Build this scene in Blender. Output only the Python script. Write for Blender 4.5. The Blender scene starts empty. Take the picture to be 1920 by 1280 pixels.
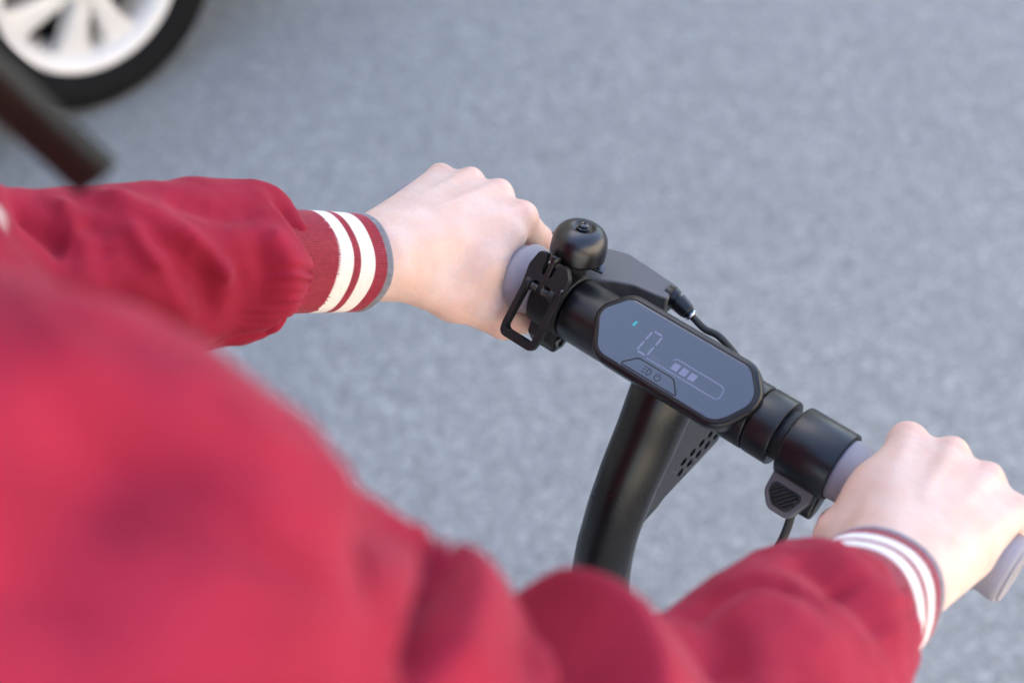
import bpy, bmesh, math, random
import numpy as np
from mathutils import Vector, Matrix

random.seed(4); RNG = np.random.default_rng(4)
S = bpy.context.scene
COL = S.collection
R = math.radians
HB = 1.05                                   # height of the handlebar axis above the ground

# ------------------------------------------------------------------ camera
CAM = Vector((0.2890, -0.4936, 1.6999))
VIEW = Vector((-0.4323, 0.5107, -0.7431)); RIGHT = Vector((0.7632, 0.6461, 0.0)); UP = Vector((-0.4802, 0.5672, 0.6691))
cd = bpy.data.cameras.new('camera'); cam = bpy.data.objects.new('camera', cd); COL.objects.link(cam)
m = Matrix((RIGHT, UP, -VIEW)).transposed().to_4x4(); m.translation = CAM
cam.matrix_world = m
cd.sensor_width = 36.0; cd.lens = 50.0; cd.clip_start = 0.01; cd.clip_end = 1500
cd.dof.use_dof = True; cd.dof.focus_distance = 0.872; cd.dof.aperture_fstop = 3.7; cd.dof.aperture_blades = 9
S.camera = cam

# ------------------------------------------------------------------ sky, sun, exposure
SUN = Vector((-0.66, 0.34, 0.72)).normalized()      # direction towards the sun
w = bpy.data.worlds.new('World'); S.world = w; w.use_nodes = True
nt = w.node_tree; bg = nt.nodes['Background']
sky = nt.nodes.new('ShaderNodeTexSky'); sky.sky_type = 'NISHITA'; sky.sun_disc = False
sky.sun_elevation = math.asin(SUN.z); sky.sun_rotation = math.atan2(SUN.x, SUN.y)
sky.air_density = 1.0; sky.dust_density = 1.6; sky.ozone_density = 1.0
nt.links.new(sky.outputs[0], bg.inputs[0]); bg.inputs[1].default_value = 0.105
sd = bpy.data.lights.new('sun', 'SUN'); sd.energy = 4.5; sd.angle = R(0.55); sd.color = (1.0, 0.90, 0.76)
so = bpy.data.objects.new('sun', sd); COL.objects.link(so)
so.rotation_euler = SUN.to_track_quat('Z', 'Y').to_euler(); so.location = (3, 3, 5)
S.view_settings.view_transform = 'Standard'; S.view_settings.look = 'None'
S.view_settings.gamma = 1.0; S.view_settings.use_curve_mapping = False
S.view_settings.exposure = 2.7

# ------------------------------------------------------------------ materials
def new_mat(name):
    m = bpy.data.materials.new(name); m.use_nodes = True
    return m, m.node_tree.nodes, m.node_tree.links, m.node_tree.nodes['Principled BSDF']

def setp(b, **k):
    names = dict(col='Base Color', rough='Roughness', metal='Metallic', ior='IOR', spec='Specular IOR Level', coat='Coat Weight',
                 coatr='Coat Roughness', sheen='Sheen Weight', sheenr='Sheen Roughness', sheent='Sheen Tint', sss='Subsurface Weight',
                 sssr='Subsurface Radius', ssss='Subsurface Scale', emi='Emission Color', emis='Emission Strength')
    for a, v in k.items():
        if a in ('col', 'emi', 'sheent') and len(v) == 3: v = (*v, 1)
        b.inputs[names[a]].default_value = v

def add_bump(N, L, b, scale, strength, dist=0.001, detail=3.0, kind='noise'):
    tc = N.new('ShaderNodeTexCoord')
    if kind == 'noise':
        t = N.new('ShaderNodeTexNoise'); t.inputs['Detail'].default_value = detail; out = t.outputs['Fac']
    else:
        t = N.new('ShaderNodeTexVoronoi'); out = t.outputs['Distance']
    t.inputs['Scale'].default_value = scale
    L.new(tc.outputs['Object'], t.inputs['Vector'])
    bp = N.new('ShaderNodeBump'); bp.inputs['Strength'].default_value = strength; bp.inputs['Distance'].default_value = dist
    L.new(out, bp.inputs['Height']); L.new(bp.outputs[0], b.inputs['Normal'])
    return tc, bp

def vary(N, L, b, tc, c0, c1, scale, lo=0.35, hi=0.65, detail=4.0):
    n = N.new('ShaderNodeTexNoise'); n.inputs['Scale'].default_value = scale; n.inputs['Detail'].default_value = detail
    L.new(tc.outputs['Object'], n.inputs['Vector'])
    r = N.new('ShaderNodeValToRGB'); r.color_ramp.elements[0].position = lo; r.color_ramp.elements[1].position = hi
    r.color_ramp.elements[0].color = (*c0, 1); r.color_ramp.elements[1].color = (*c1, 1)
    L.new(n.outputs['Fac'], r.inputs[0]); L.new(r.outputs[0], b.inputs['Base Color'])
    return r

def vary_rough(N, L, b, tc, lo, hi, scale):
    n = N.new('ShaderNodeTexNoise'); n.inputs['Scale'].default_value = scale; n.inputs['Detail'].default_value = 5
    L.new(tc.outputs['Object'], n.inputs['Vector'])
    mr = N.new('ShaderNodeMapRange'); mr.inputs['From Min'].default_value = .3; mr.inputs['From Max'].default_value = .7
    mr.inputs['To Min'].default_value = lo; mr.inputs['To Max'].default_value = hi
    L.new(n.outputs['Fac'], mr.inputs['Value']); L.new(mr.outputs[0], b.inputs['Roughness'])

M = {}
def simple(name, col, rough=.5, bump=None, var=None, rv=None, **k):
    m, N, L, b = new_mat(name); setp(b, col=col, rough=rough, **k)
    tc = None
    if bump: tc, _ = add_bump(N, L, b, *bump)
    if tc is None: tc = N.new('ShaderNodeTexCoord')
    if var: vary(N, L, b, tc, *var)
    if rv: vary_rough(N, L, b, tc, *rv)
    M[name] = m; return m

simple('black_plastic', (.008, .008, .0088), .5, bump=(1800, .10, .0003), rv=(.44, .56, 60), spec=.38)
simple('satin_black', (.006, .006, .0065), .33, bump=(1500, .05, .0002), rv=(.28, .38, 40))
simple('anodised_black', (.005, .0045, .0042), .30, bump=(900, .16, .0004), rv=(.26, .35, 30), spec=.42)
simple('bell_black', (.070, .070, .074), .34, rv=(.30, .38, 70), metal=1.0)
simple('dark_steel', (.10, .10, .105), .25, metal=1.0, rv=(.2, .35, 90))
simple('bright_steel', (.55, .55, .56), .2, metal=1.0)
simple('rubber_black', (.018, .018, .019), .6, bump=(1200, .1, .0003))
simple('grip_rubber', (.29, .265, .285), .62, bump=(1500, .12, .0003), var=((.27, .248, .268), (.31, .28, .30), 45))
simple('dark_paint', (.02, .022, .024), .4)
simple('lever_grey', (.085, .085, .090), .45, bump=(1500, .1, .0003), spec=.6)
simple('tyre_rubber', (.006, .006, .0065), .8, bump=(60, .2, .004), spec=.15)
simple('rim_silver', (.68, .655, .63), .35, metal=.1, rv=(.28, .4, 8))
simple('car_paint', (.42, .43, .45), .3, coat=1.0, coatr=.05, metal=.3)
simple('car_glass', (.01, .012, .014), .05, spec=.7)
simple('car_trim', (.02, .02, .02), .6)
simple('lamp_red', (.35, .01, .01), .15)
simple('lamp_clear', (.6, .6, .6), .08)
simple('denim', (.035, .05, .09), .9, bump=(700, .4, .0006), var=((.03, .043, .08), (.05, .065, .11), 60))
simple('shoe_canvas', (.55, .53, .5), .8, bump=(500, .2, .0006))
simple('hair_brown', (.019, .018, .013), .55, bump=(700, .35, .0008), spec=.3)
simple('eye_white', (.7, .68, .66), .2)
simple('eye_dark', (.03, .02, .015), .1)
simple('grip_tape', (.03, .03, .03), .9, bump=(400, .6, .001))
simple('plaster', (.62, .56, .47), .9, bump=(40, .3, .004), var=((.58, .52, .43), (.66, .60, .50), 1.5))
simple('cream_plaster', (.66, .60, .51), .9, bump=(40, .3, .004), var=((.62, .56, .47), (.70, .64, .55), 1.5))
simple('stone_grey', (.32, .31, .30), .85, bump=(30, .3, .004))
# knitted ribbing
for n, c, c2 in (('rib_red', (.25, .010, .030), (.32, .016, .040)), ('rib_white', (.78, .74, .69), (.84, .80, .75)), ('rib_grey', (.17, .18, .21), (.23, .24, .27))):
    simple(n, c, .85, bump=(2600, .5, .0004), var=(c, c2, 300), sheen=.25, sheenr=.5)
# jacket shell: brushed cotton with soft sheen
m, N, L, b = new_mat('jacket_red'); M['jacket_red'] = m
setp(b, rough=.85, sheen=.16, sheenr=.35, sheent=(1.0, .45, .55), spec=.25)
tc, bp = add_bump(N, L, b, 750, .45, .0008, 5)
vary(N, L, b, tc, (.250, .008, .028), (.330, .014, .040), 30, .3, .7, 9)
# display glass
m, N, L, b = new_mat('display_glass'); M['display_glass'] = m
setp(b, col=(.026, .029, .038), rough=.10, ior=1.7, coat=1.0, coatr=.06)
tc = N.new('ShaderNodeTexCoord'); vary_rough(N, L, b, tc, .08, .13, 55)
m, N, L, b = new_mat('display_led'); M['display_led'] = m
setp(b, col=(.05, .05, .07), rough=.2, ior=1.75, coat=1.0, coatr=.1, emi=(.50, .50, 1.0), emis=.030)
m, N, L, b = new_mat('display_led_dim'); M['display_led_dim'] = m
setp(b, col=(.03, .03, .04), rough=.2, ior=1.75, coat=1.0, coatr=.1, emi=(.48, .50, 1.0), emis=.022)
m, N, L, b = new_mat('status_led'); M['status_led'] = m
setp(b, col=(.02, .05, .06), rough=.2, emi=(.03, .62, .75), emis=.09)
# skin
m, N, L, b = new_mat('skin'); M['skin'] = m
setp(b, rough=.46, sss=.38, sssr=(.012, .0045, .0022), ssss=1.0, spec=.38)
tc = N.new('ShaderNodeTexCoord')
n1 = N.new('ShaderNodeTexNoise'); n1.inputs['Scale'].default_value = 55; n1.inputs['Detail'].default_value = 5
n2 = N.new('ShaderNodeTexNoise'); n2.inputs['Scale'].default_value = 420; n2.inputs['Detail'].default_value = 3
for q in (n1, n2): L.new(tc.outputs['Object'], q.inputs['Vector'])
r1 = N.new('ShaderNodeValToRGB'); e = r1.color_ramp.elements
e[0].position = .3; e[0].color = (.70, .470, .375, 1); e[1].position = .72; e[1].color = (.79, .585, .500, 1)
L.new(n1.outputs['Fac'], r1.inputs[0])
at = N.new('ShaderNodeAttribute'); at.attribute_name = 'flush'
mx = N.new('ShaderNodeMix'); mx.data_type = 'RGBA'; mx.blend_type = 'MIX'
L.new(at.outputs['Fac'], mx.inputs['Factor']); L.new(r1.outputs[0], mx.inputs['A']); mx.inputs['B'].default_value = (.74, .40, .31, 1)
wv = N.new('ShaderNodeTexNoise'); wv.inputs['Scale'].default_value = 26; wv.inputs['Detail'].default_value = 2; wv.inputs['Distortion'].default_value = 1.2
L.new(tc.outputs['Object'], wv.inputs['Vector'])
vr = N.new('ShaderNodeValToRGB'); ve = vr.color_ramp.elements; ve[0].position = .47; ve[0].color = (0, 0, 0, 1); ve[1].position = .50; ve[1].color = (.16, .16, .16, 1); q = ve.new(.53); q.color = (0, 0, 0, 1)
L.new(wv.outputs['Fac'], vr.inputs[0])
mxv = N.new('ShaderNodeMix'); mxv.data_type = 'RGBA'; L.new(vr.outputs[0], mxv.inputs['Factor']); L.new(mx.outputs['Result'], mxv.inputs['A']); mxv.inputs['B'].default_value = (.52, .46, .47, 1)
mx = mxv
mx2 = N.new('ShaderNodeMix'); mx2.data_type = 'RGBA'; mx2.blend_type = 'MULTIPLY'; mx2.inputs['Factor'].default_value = .12
L.new(mx.outputs['Result'], mx2.inputs['A']); L.new(n2.outputs['Color'], mx2.inputs['B']); L.new(mx2.outputs['Result'], b.inputs['Base Color'])
v1 = N.new('ShaderNodeTexVoronoi'); v1.inputs['Scale'].default_value = 900
L.new(tc.outputs['Object'], v1.inputs['Vector'])
n3 = N.new('ShaderNodeTexNoise'); n3.inputs['Scale'].default_value = 260; n3.inputs['Detail'].default_value = 4
L.new(tc.outputs['Object'], n3.inputs['Vector'])
ma = N.new('ShaderNodeMath'); ma.operation = 'MULTIPLY_ADD'; ma.inputs[1].default_value = .35
L.new(v1.outputs['Distance'], ma.inputs[0]); L.new(n3.outputs['Fac'], ma.inputs[2])
bp = N.new('ShaderNodeBump'); bp.inputs['Strength'].default_value = .34; bp.inputs['Distance'].default_value = .0007
L.new(ma.outputs[0], bp.inputs['Height']); L.new(bp.outputs[0], b.inputs['Normal'])
# asphalt
m, N, L, b = new_mat('asphalt'); M['asphalt'] = m
setp(b, rough=.85, spec=.35)
tc = N.new('ShaderNodeTexCoord')
v = N.new('ShaderNodeTexVoronoi'); v.inputs['Scale'].default_value = 165
n = N.new('ShaderNodeTexNoise'); n.inputs['Scale'].default_value = 26; n.inputs['Detail'].default_value = 9; n.inputs['Roughness'].default_value = .7
n4 = N.new('ShaderNodeTexNoise'); n4.inputs['Scale'].default_value = 1.3; n4.inputs['Detail'].default_value = 5
for q in (v, n, n4): L.new(tc.outputs['Object'], q.inputs['Vector'])
sp = N.new('ShaderNodeSeparateColor'); L.new(v.outputs['Color'], sp.inputs[0])
rr = N.new('ShaderNodeValToRGB'); rr.color_ramp.interpolation = 'LINEAR'
el = rr.color_ramp.elements; el[0].position = 0; el[0].color = (.212, .216, .208, 1); el[1].position = .80; el[1].color = (.316, .318, .306, 1)
q = el.new(.93); q.color = (.385, .386, .372, 1); q = el.new(1.0); q.color = (.45, .44, .415, 1)
L.new(sp.outputs[0], rr.inputs[0])
r2 = N.new('ShaderNodeValToRGB'); r2.color_ramp.elements[0].position = .3; r2.color_ramp.elements[0].color = (.84, .84, .85, 1)
r2.color_ramp.elements[1].position = .7; r2.color_ramp.elements[1].color = (1.14, 1.135, 1.13, 1)
L.new(n.outputs['Fac'], r2.inputs[0])
mm = N.new('ShaderNodeMix'); mm.data_type = 'RGBA'; mm.blend_type = 'MULTIPLY'; mm.inputs['Factor'].default_value = 1.0
L.new(rr.outputs[0], mm.inputs['A']); L.new(r2.outputs[0], mm.inputs['B'])
r3 = N.new('ShaderNodeValToRGB'); r3.color_ramp.elements[0].position = .3; r3.color_ramp.elements[0].color = (.95, .95, .95, 1)
r3.color_ramp.elements[1].position = .7; r3.color_ramp.elements[1].color = (1.04, 1.04, 1.04, 1)
L.new(n4.outputs['Fac'], r3.inputs[0])
m3 = N.new('ShaderNodeMix'); m3.data_type = 'RGBA'; m3.blend_type = 'MULTIPLY'; m3.inputs['Factor'].default_value = 1.0
L.new(mm.outputs['Result'], m3.inputs['A']); L.new(r3.outputs[0], m3.inputs['B'])
L.new(m3.outputs['Result'], b.inputs['Base Color'])
bp = N.new('ShaderNodeBump'); bp.inputs['Strength'].default_value = .6; bp.inputs['Distance'].default_value = .003
L.new(v.outputs['Distance'], bp.inputs['Height']); L.new(bp.outputs[0], b.inputs['Normal'])

# ------------------------------------------------------------------ helpers
def mk(name, V, F, mat, parent=None, smooth=True, loc=None, midx=None, auto=None):
    me = bpy.data.meshes.new(name)
    me.from_pydata([tuple(map(float, v)) for v in V] if not isinstance(V, np.ndarray) else V.tolist(), [], F.tolist() if isinstance(F, np.ndarray) else F)
    mats = mat if isinstance(mat, (list, tuple)) else [mat]
    for q in mats: me.materials.append(M[q])
    if midx is not None: me.polygons.foreach_set('material_index', np.asarray(midx, dtype=np.int32))
    me.polygons.foreach_set('use_smooth', np.full(len(me.polygons), smooth, dtype=bool))
    me.update()
    o = bpy.data.objects.new(name, me); COL.objects.link(o)
    if parent: o.parent = parent
    if loc is not None: o.location = loc
    if auto is not None: me.set_sharp_from_angle(angle=R(auto))
    return o

def from_bm(name, bm, mat, parent=None, smooth=True, loc=None, auto=35):
    me = bpy.data.meshes.new(name); bmesh.ops.recalc_face_normals(bm, faces=bm.faces); bm.to_mesh(me); bm.free()
    me.materials.append(M[mat]); me.polygons.foreach_set('use_smooth', np.full(len(me.polygons), smooth, dtype=bool))
    if smooth and auto is not None: me.set_sharp_from_angle(angle=R(auto))
    o = bpy.data.objects.new(name, me); COL.objects.link(o)
    if smooth and name != 'cutter':
        md = o.modifiers.new('weighted', 'WEIGHTED_NORMAL'); md.keep_sharp = True; md.weight = 90
    if parent: o.parent = parent
    if loc is not None: o.location = loc
    return o

def tag(o, label=None, cat=None, group=None, kind=None):
    for k, v in (('label', label), ('category', cat), ('group', group), ('kind', kind)):
        if v: o[k] = v
    return o

def empty(name, loc=(0, 0, 0)):
    o = bpy.data.objects.new(name, None); o.empty_display_size = .05; COL.objects.link(o); o.location = loc; return o

def frame(org, xd, yd):
    x = Vector(xd).normalized(); y = Vector(yd); y = (y - x * y.dot(x)).normalized(); z = x.cross(y)
    m = Matrix((x, y, z)).transposed().to_4x4(); m.translation = Vector(org); return m

def lathe(prof, org, axis, n=64, close=False):
    """prof: list of (distance along axis, radius)"""
    a = np.array(Vector(axis).normalized()); t = np.array([0, 0, 1.]) if abs(a[2]) < .9 else np.array([1., 0, 0])
    u = np.cross(a, t); u /= np.linalg.norm(u); v = np.cross(a, u); o = np.array(org, float)
    th = np.linspace(0, 2 * np.pi, n, endpoint=False); V = []
    for s, r in prof:
        V.append(o + a * s + r * (np.cos(th)[:, None] * u + np.sin(th)[:, None] * v))
    V = np.concatenate(V); F = []
    for i in range(len(prof) - 1):
        for j in range(n):
            k = (j + 1) % n; F.append((i * n + j, i * n + k, (i + 1) * n + k, (i + 1) * n + j))
    F.append(tuple(range(n))[::-1]); F.append(tuple((len(prof) - 1) * n + j for j in range(n)))
    return V, F

def rounded_profile(s0, s1, r, b, k=4):
    p = [(s0, max(r - b, 1e-4))]
    for i in range(1, k + 1):
        a = math.pi / 2 * i / k; p.append((s0 + b * (1 - math.cos(a)), r - b + b * math.sin(a)))
    for i in range(0, k + 1):
        a = math.pi / 2 * i / k; p.append((s1 - b + b * math.sin(a), r - b + b * math.cos(a)))
    return p

def cyl(name, org, axis, s0, s1, r, b, mat, parent, n=64, loc=None, auto=40):
    V, F = lathe(rounded_profile(s0, s1, r, b), org, axis, n)
    return mk(name, V, F, mat, parent, True, loc, auto=auto)

def catmull(P, n):
    P = [np.array(p, float) for p in P]; P = [2 * P[0] - P[1]] + P + [2 * P[-1] - P[-2]]; out = []
    for i in range(1, len(P) - 2):
        for t in np.linspace(0, 1, n, endpoint=False):
            a, b_, c, d = P[i - 1:i + 3]
            out.append(.5 * ((2 * b_) + (-a + c) * t + (2 * a - 5 * b_ + 4 * c - d) * t * t + (-a + 3 * b_ - 3 * c + d) * t ** 3))
    out.append(P[-2]); return np.array(out)

def frames(path, ref):
    T = np.gradient(path, axis=0); T /= np.linalg.norm(T, axis=1)[:, None]
    ref = np.array(ref, float); U = ref[None] - T * (T @ ref)[:, None]; U /= np.linalg.norm(U, axis=1)[:, None]
    W = np.cross(T, U); return T, U, W

def tube(path, rad, n=24, ref=(.31, .11, .94), caps=True, off=None):
    path = np.asarray(path, float); T, U, W = frames(path, ref)
    rad = np.broadcast_to(np.asarray(rad, float), (len(path),))
    th = np.linspace(0, 2 * np.pi, n, endpoint=False)
    rr = rad[:, None] * np.ones(n)[None]
    if off is not None: rr = rr + off
    V = path[:, None] + rr[..., None] * (np.cos(th)[None, :, None] * U[:, None] + np.sin(th)[None, :, None] * W[:, None])
    m_ = len(path); i, j = np.meshgrid(np.arange(m_ - 1), np.arange(n), indexing='ij'); k = (j + 1) % n
    F = np.stack([i * n + j, i * n + k, (i + 1) * n + k, (i + 1) * n + j], -1).reshape(-1, 4).tolist()
    if caps: F.append(tuple(range(n))[::-1]); F.append(tuple((m_ - 1) * n + q for q in range(n)))
    return V.reshape(-1, 3), F

def prism(poly, h0, h1, fr, bevel=0, seg=2):
    """extrude a 2D outline (x, y of the frame) from h0 to h1 along the frame's z"""
    bm = bmesh.new(); a = [bm.verts.new(fr @ Vector((x, y, h0))) for x, y in poly]
    c = [bm.verts.new(fr @ Vector((x, y, h1))) for x, y in poly]; n = len(poly)
    bm.faces.new(a[::-1]); top = bm.faces.new(c)
    for i in range(n): bm.faces.new((a[i], a[(i + 1) % n], c[(i + 1) % n], c[i]))
    bmesh.ops.recalc_face_normals(bm, faces=bm.faces)
    if bevel:
        ed = [e for e in bm.edges if len(e.link_faces) == 2 and (e.verts[0] in a) == (e.verts[1] in a)]
        bmesh.ops.bevel(bm, geom=ed, offset=bevel, segments=seg, affect='EDGES', profile=.5)
    return bm

def round_poly(P, r, k=6):
    out = []; n = len(P)
    for i in range(n):
        p0, p, p1 = (Vector(P[i - 1]), Vector(P[i]), Vector(P[(i + 1) % n]))
        ri = r[i] if isinstance(r, (list, tuple)) else r
        a, c = (p0 - p).normalized(), (p1 - p).normalized(); ang = math.acos(max(-1, min(1, a.dot(c))))
        if ri <= 0 or ang > 3.1: out.append((p.x, p.y)); continue
        d = min(ri / math.tan(ang / 2), .49 * (p0 - p).length, .49 * (p1 - p).length); rr_ = d * math.tan(ang / 2)
        cen = p + (a + c).normalized() * (rr_ / math.sin(ang / 2)); s, e_ = p + a * d, p + c * d
        a0 = math.atan2(s.y - cen.y, s.x - cen.x); a1 = math.atan2(e_.y - cen.y, e_.x - cen.x)
        da = (a1 - a0 + math.pi) % (2 * math.pi) - math.pi
        for t in range(k + 1): out.append((cen.x + rr_ * math.cos(a0 + da * t / k), cen.y + rr_ * math.sin(a0 + da * t / k)))
    return out

def offset_poly(P, d):
    n = len(P); out = []
    area = sum(P[i][0] * P[(i + 1) % n][1] - P[(i + 1) % n][0] * P[i][1] for i in range(n)); s = 1 if area > 0 else -1
    for i in range(n):
        p0, p, p1 = Vector(P[i - 1]), Vector(P[i]), Vector(P[(i + 1) % n])
        e0, e1 = (p - p0).normalized(), (p1 - p).normalized(); n0 = Vector((e0.y, -e0.x)) * s; n1 = Vector((e1.y, -e1.x)) * s
        b_ = (n0 + n1).normalized(); out.append(tuple(p + b_ * (d / max(.3, b_.dot(n0)))))
    return out

def box_bm(x0, x1, y0, y1, z0, z1, bev=0, seg=2, fr=None):
    return prism([(x0, y0), (x1, y0), (x1, y1), (x0, y1)], z0, z1, fr or Matrix.Identity(4), 0) if not bev else _bevbox(x0, x1, y0, y1, z0, z1, bev, seg, fr)

def _bevbox(x0, x1, y0, y1, z0, z1, bev, seg, fr):
    bm = prism([(x0, y0), (x1, y0), (x1, y1), (x0, y1)], z0, z1, fr or Matrix.Identity(4), 0)
    bmesh.ops.bevel(bm, geom=list(bm.edges), offset=bev, segments=seg, affect='EDGES', profile=.5); return bm

def boolean(o, cutter, op='DIFFERENCE'):
    for q in list(o.modifiers): o.modifiers.remove(q)
    md = o.modifiers.new('cut', 'BOOLEAN'); md.object = cutter; md.operation = op; md.solver = 'EXACT'
    dg = bpy.context.evaluated_depsgraph_get(); me = bpy.data.meshes.new_from_object(o.evaluated_get(dg))
    old = o.data; o.modifiers.remove(md); me.name = o.name; o.data = me; bpy.data.meshes.remove(old)
    cm = cutter.data; bpy.data.objects.remove(cutter); bpy.data.meshes.remove(cm)
    md = o.modifiers.new('weighted', 'WEIGHTED_NORMAL'); md.keep_sharp = True; md.weight = 90

# ---- signed-distance modelling: smooth unions of round cones, meshed with surface nets
def sd_cone(P, a, b_, ra, rb):
    a = np.asarray(a, np.float32); b_ = np.asarray(b_, np.float32); ba = b_ - a; l2 = float(ba @ ba)
    pa = [P[i] - a[i] for i in range(3)]
    t = np.clip((pa[0] * ba[0] + pa[1] * ba[1] + pa[2] * ba[2]) / max(l2, 1e-12), 0, 1)
    d = np.sqrt((pa[0] - t * ba[0]) ** 2 + (pa[1] - t * ba[1]) ** 2 + (pa[2] - t * ba[2]) ** 2)
    return d - (ra + (rb - ra) * t)

def sd_ell(P, c, r):
    q = [(P[i] - c[i]) / r[i] for i in range(3)]
    k = np.sqrt(q[0] ** 2 + q[1] ** 2 + q[2] ** 2)
    return (k - 1) * min(r)

def smin(a, b_, k):
    h = np.clip(.5 + .5 * (b_ - a) / k, 0, 1); return b_ + (a - b_) * h - k * h * (1 - h)

def surfnets(fn, lo, hi, h):
    lo = np.array(lo); n = np.ceil((np.array(hi) - lo) / h).astype(int) + 1
    ax = [(lo[i] + h * np.arange(n[i])).astype(np.float32) for i in range(3)]
    P = (ax[0][:, None, None], ax[1][None, :, None], ax[2][None, None, :])
    D = fn(P); D = np.broadcast_to(D, tuple(n)).astype(np.float32)
    s = D < 0
    c = [s[i:n[0] - 1 + i, j:n[1] - 1 + j, k:n[2] - 1 + k] for i in (0, 1) for j in (0, 1) for k in (0, 1)]
    cnt = sum(q.astype(np.int8) for q in c); act = (cnt > 0) & (cnt < 8)
    I = np.argwhere(act); idx = -np.ones(act.shape, np.int64); idx[act] = np.arange(len(I))
    acc = np.zeros((len(I), 3)); num = np.zeros(len(I))
    corners = [(i, j, k) for i in (0, 1) for j in (0, 1) for k in (0, 1)]
    val = {q: D[I[:, 0] + q[0], I[:, 1] + q[1], I[:, 2] + q[2]].astype(float) for q in corners}
    for q in corners:
        for a in range(3):
            if q[a] == 0:
                q2 = tuple(q[i] + (i == a) for i in range(3)); d0, d1 = val[q], val[q2]
                x = (d0 < 0) != (d1 < 0); t = np.where(x, d0 / np.where(x, d0 - d1, 1), 0)
                p = np.tile(np.array(q, float), (len(I), 1)); p[:, a] += t
                acc[x] += p[x]; num[x] += 1
    V = (I + acc / num[:, None]) * h + lo
    F = []
    for a in range(3):
        b_, c_ = (a + 1) % 3, (a + 2) % 3
        sl0 = [slice(None)] * 3; sl1 = [slice(None)] * 3; sl0[a] = slice(0, -1); sl1[a] = slice(1, None)
        e = s[tuple(sl0)] != s[tuple(sl1)]; E = np.argwhere(e)
        ok = (E[:, b_] > 0) & (E[:, c_] > 0) & (E[:, b_] < n[b_] - 1) & (E[:, c_] < n[c_] - 1); E = E[ok]
        f = []
        for db, dc in ((-1, -1), (0, -1), (0, 0), (-1, 0)):
            q = E.copy(); q[:, b_] += db; q[:, c_] += dc; f.append(idx[q[:, 0], q[:, 1], q[:, 2]])
        f = np.stack(f, -1); flip = ~s[E[:, 0], E[:, 1], E[:, 2]]; f[flip] = f[flip][:, ::-1]; F.append(f)
    return V, np.concatenate(F)

def smooth_mesh(V, F, it=2, lam=.5):
    e = np.concatenate([F[:, [0, 1]], F[:, [1, 2]], F[:, [2, 3]], F[:, [3, 0]]]); e = np.concatenate([e, e[:, ::-1]])
    deg = np.bincount(e[:, 0], minlength=len(V))[:, None]
    for _ in range(it):
        for l in (lam, -lam * 1.04):
            a = np.stack([np.bincount(e[:, 0], V[e[:, 1], k], minlength=len(V)) for k in range(3)], -1) / np.maximum(deg, 1)
            V = V + l * (a - V)
    return V

def vnoise(P, scale, seed=0):
    """smooth value noise on arrays of points (N,3)"""
    rs = np.random.default_rng(seed); tab = rs.random(4096) * 2 - 1
    q = P * scale; i = np.floor(q).astype(np.int64); f = q - i; f = f * f * (3 - 2 * f)
    def h(a, b_, c): return tab[(a * 73856093 ^ b_ * 19349663 ^ c * 83492791) & 4095]
    o = 0
    for dx in (0, 1):
        for dy in (0, 1):
            for dz in (0, 1):
                wgt = (f[..., 0] if dx else 1 - f[..., 0]) * (f[..., 1] if dy else 1 - f[..., 1]) * (f[..., 2] if dz else 1 - f[..., 2])
                o = o + wgt * h(i[..., 0] + dx, i[..., 1] + dy, i[..., 2] + dz)
    return o
TOP = (0, 0, HB)

# ------------------------------------------------------------------ ground
g = mk('asphalt_ground', [(-400, -400, 0), (400, -400, 0), (400, 400, 0), (-400, 400, 0)], [(0, 1, 2, 3)], 'asphalt', smooth=False)
tag(g, kind='structure')

# ------------------------------------------------------------------ the electric scooter (built about the bar axis: x right, y forward, z up)
sc = empty('electric_scooter')
tag(sc, 'matte black electric scooter with lit display and grey grips, held by the rider', 'scooter')
X = (1, 0, 0)
def P_(name, V, F, mat, parent=sc, **k): return mk(name, V, F, mat, parent, loc=TOP if parent is sc else None, **k)

cyl('handlebar', (0, 0, 0), X, -.222, .222, .0158, .001, 'satin_black', sc, loc=TOP)
# fat sleeve of the bar under the display, with turned grooves
col = lathe(rounded_profile(-.0755, .0605, .0208, .0012), (0, 0, 0), X, 96); P_('center_collar', *col, 'satin_black', auto=40)
col = lathe(rounded_profile(.0612, .0782, .0208, .0011), (0, 0, 0), X, 96); P_('ring_collar', *col, 'satin_black', auto=40)
col = lathe(rounded_profile(.0770, .0850, .0162, .0006), (0, 0, 0), X, 64); P_('collar_neck', *col, 'black_plastic', auto=40)
col = lathe([(.0845, .0185), (.0845, .0204), (.0852, .0214), (.0862, .0217), (.1158, .0217), (.1166, .0214), (.1170, .0206), (.1170, .0196), (.1155, .0192), (.1155, .0183)], (0, 0, 0), X, 96)
throttle = P_('throttle', *col, 'satin_black', auto=40)

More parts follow.
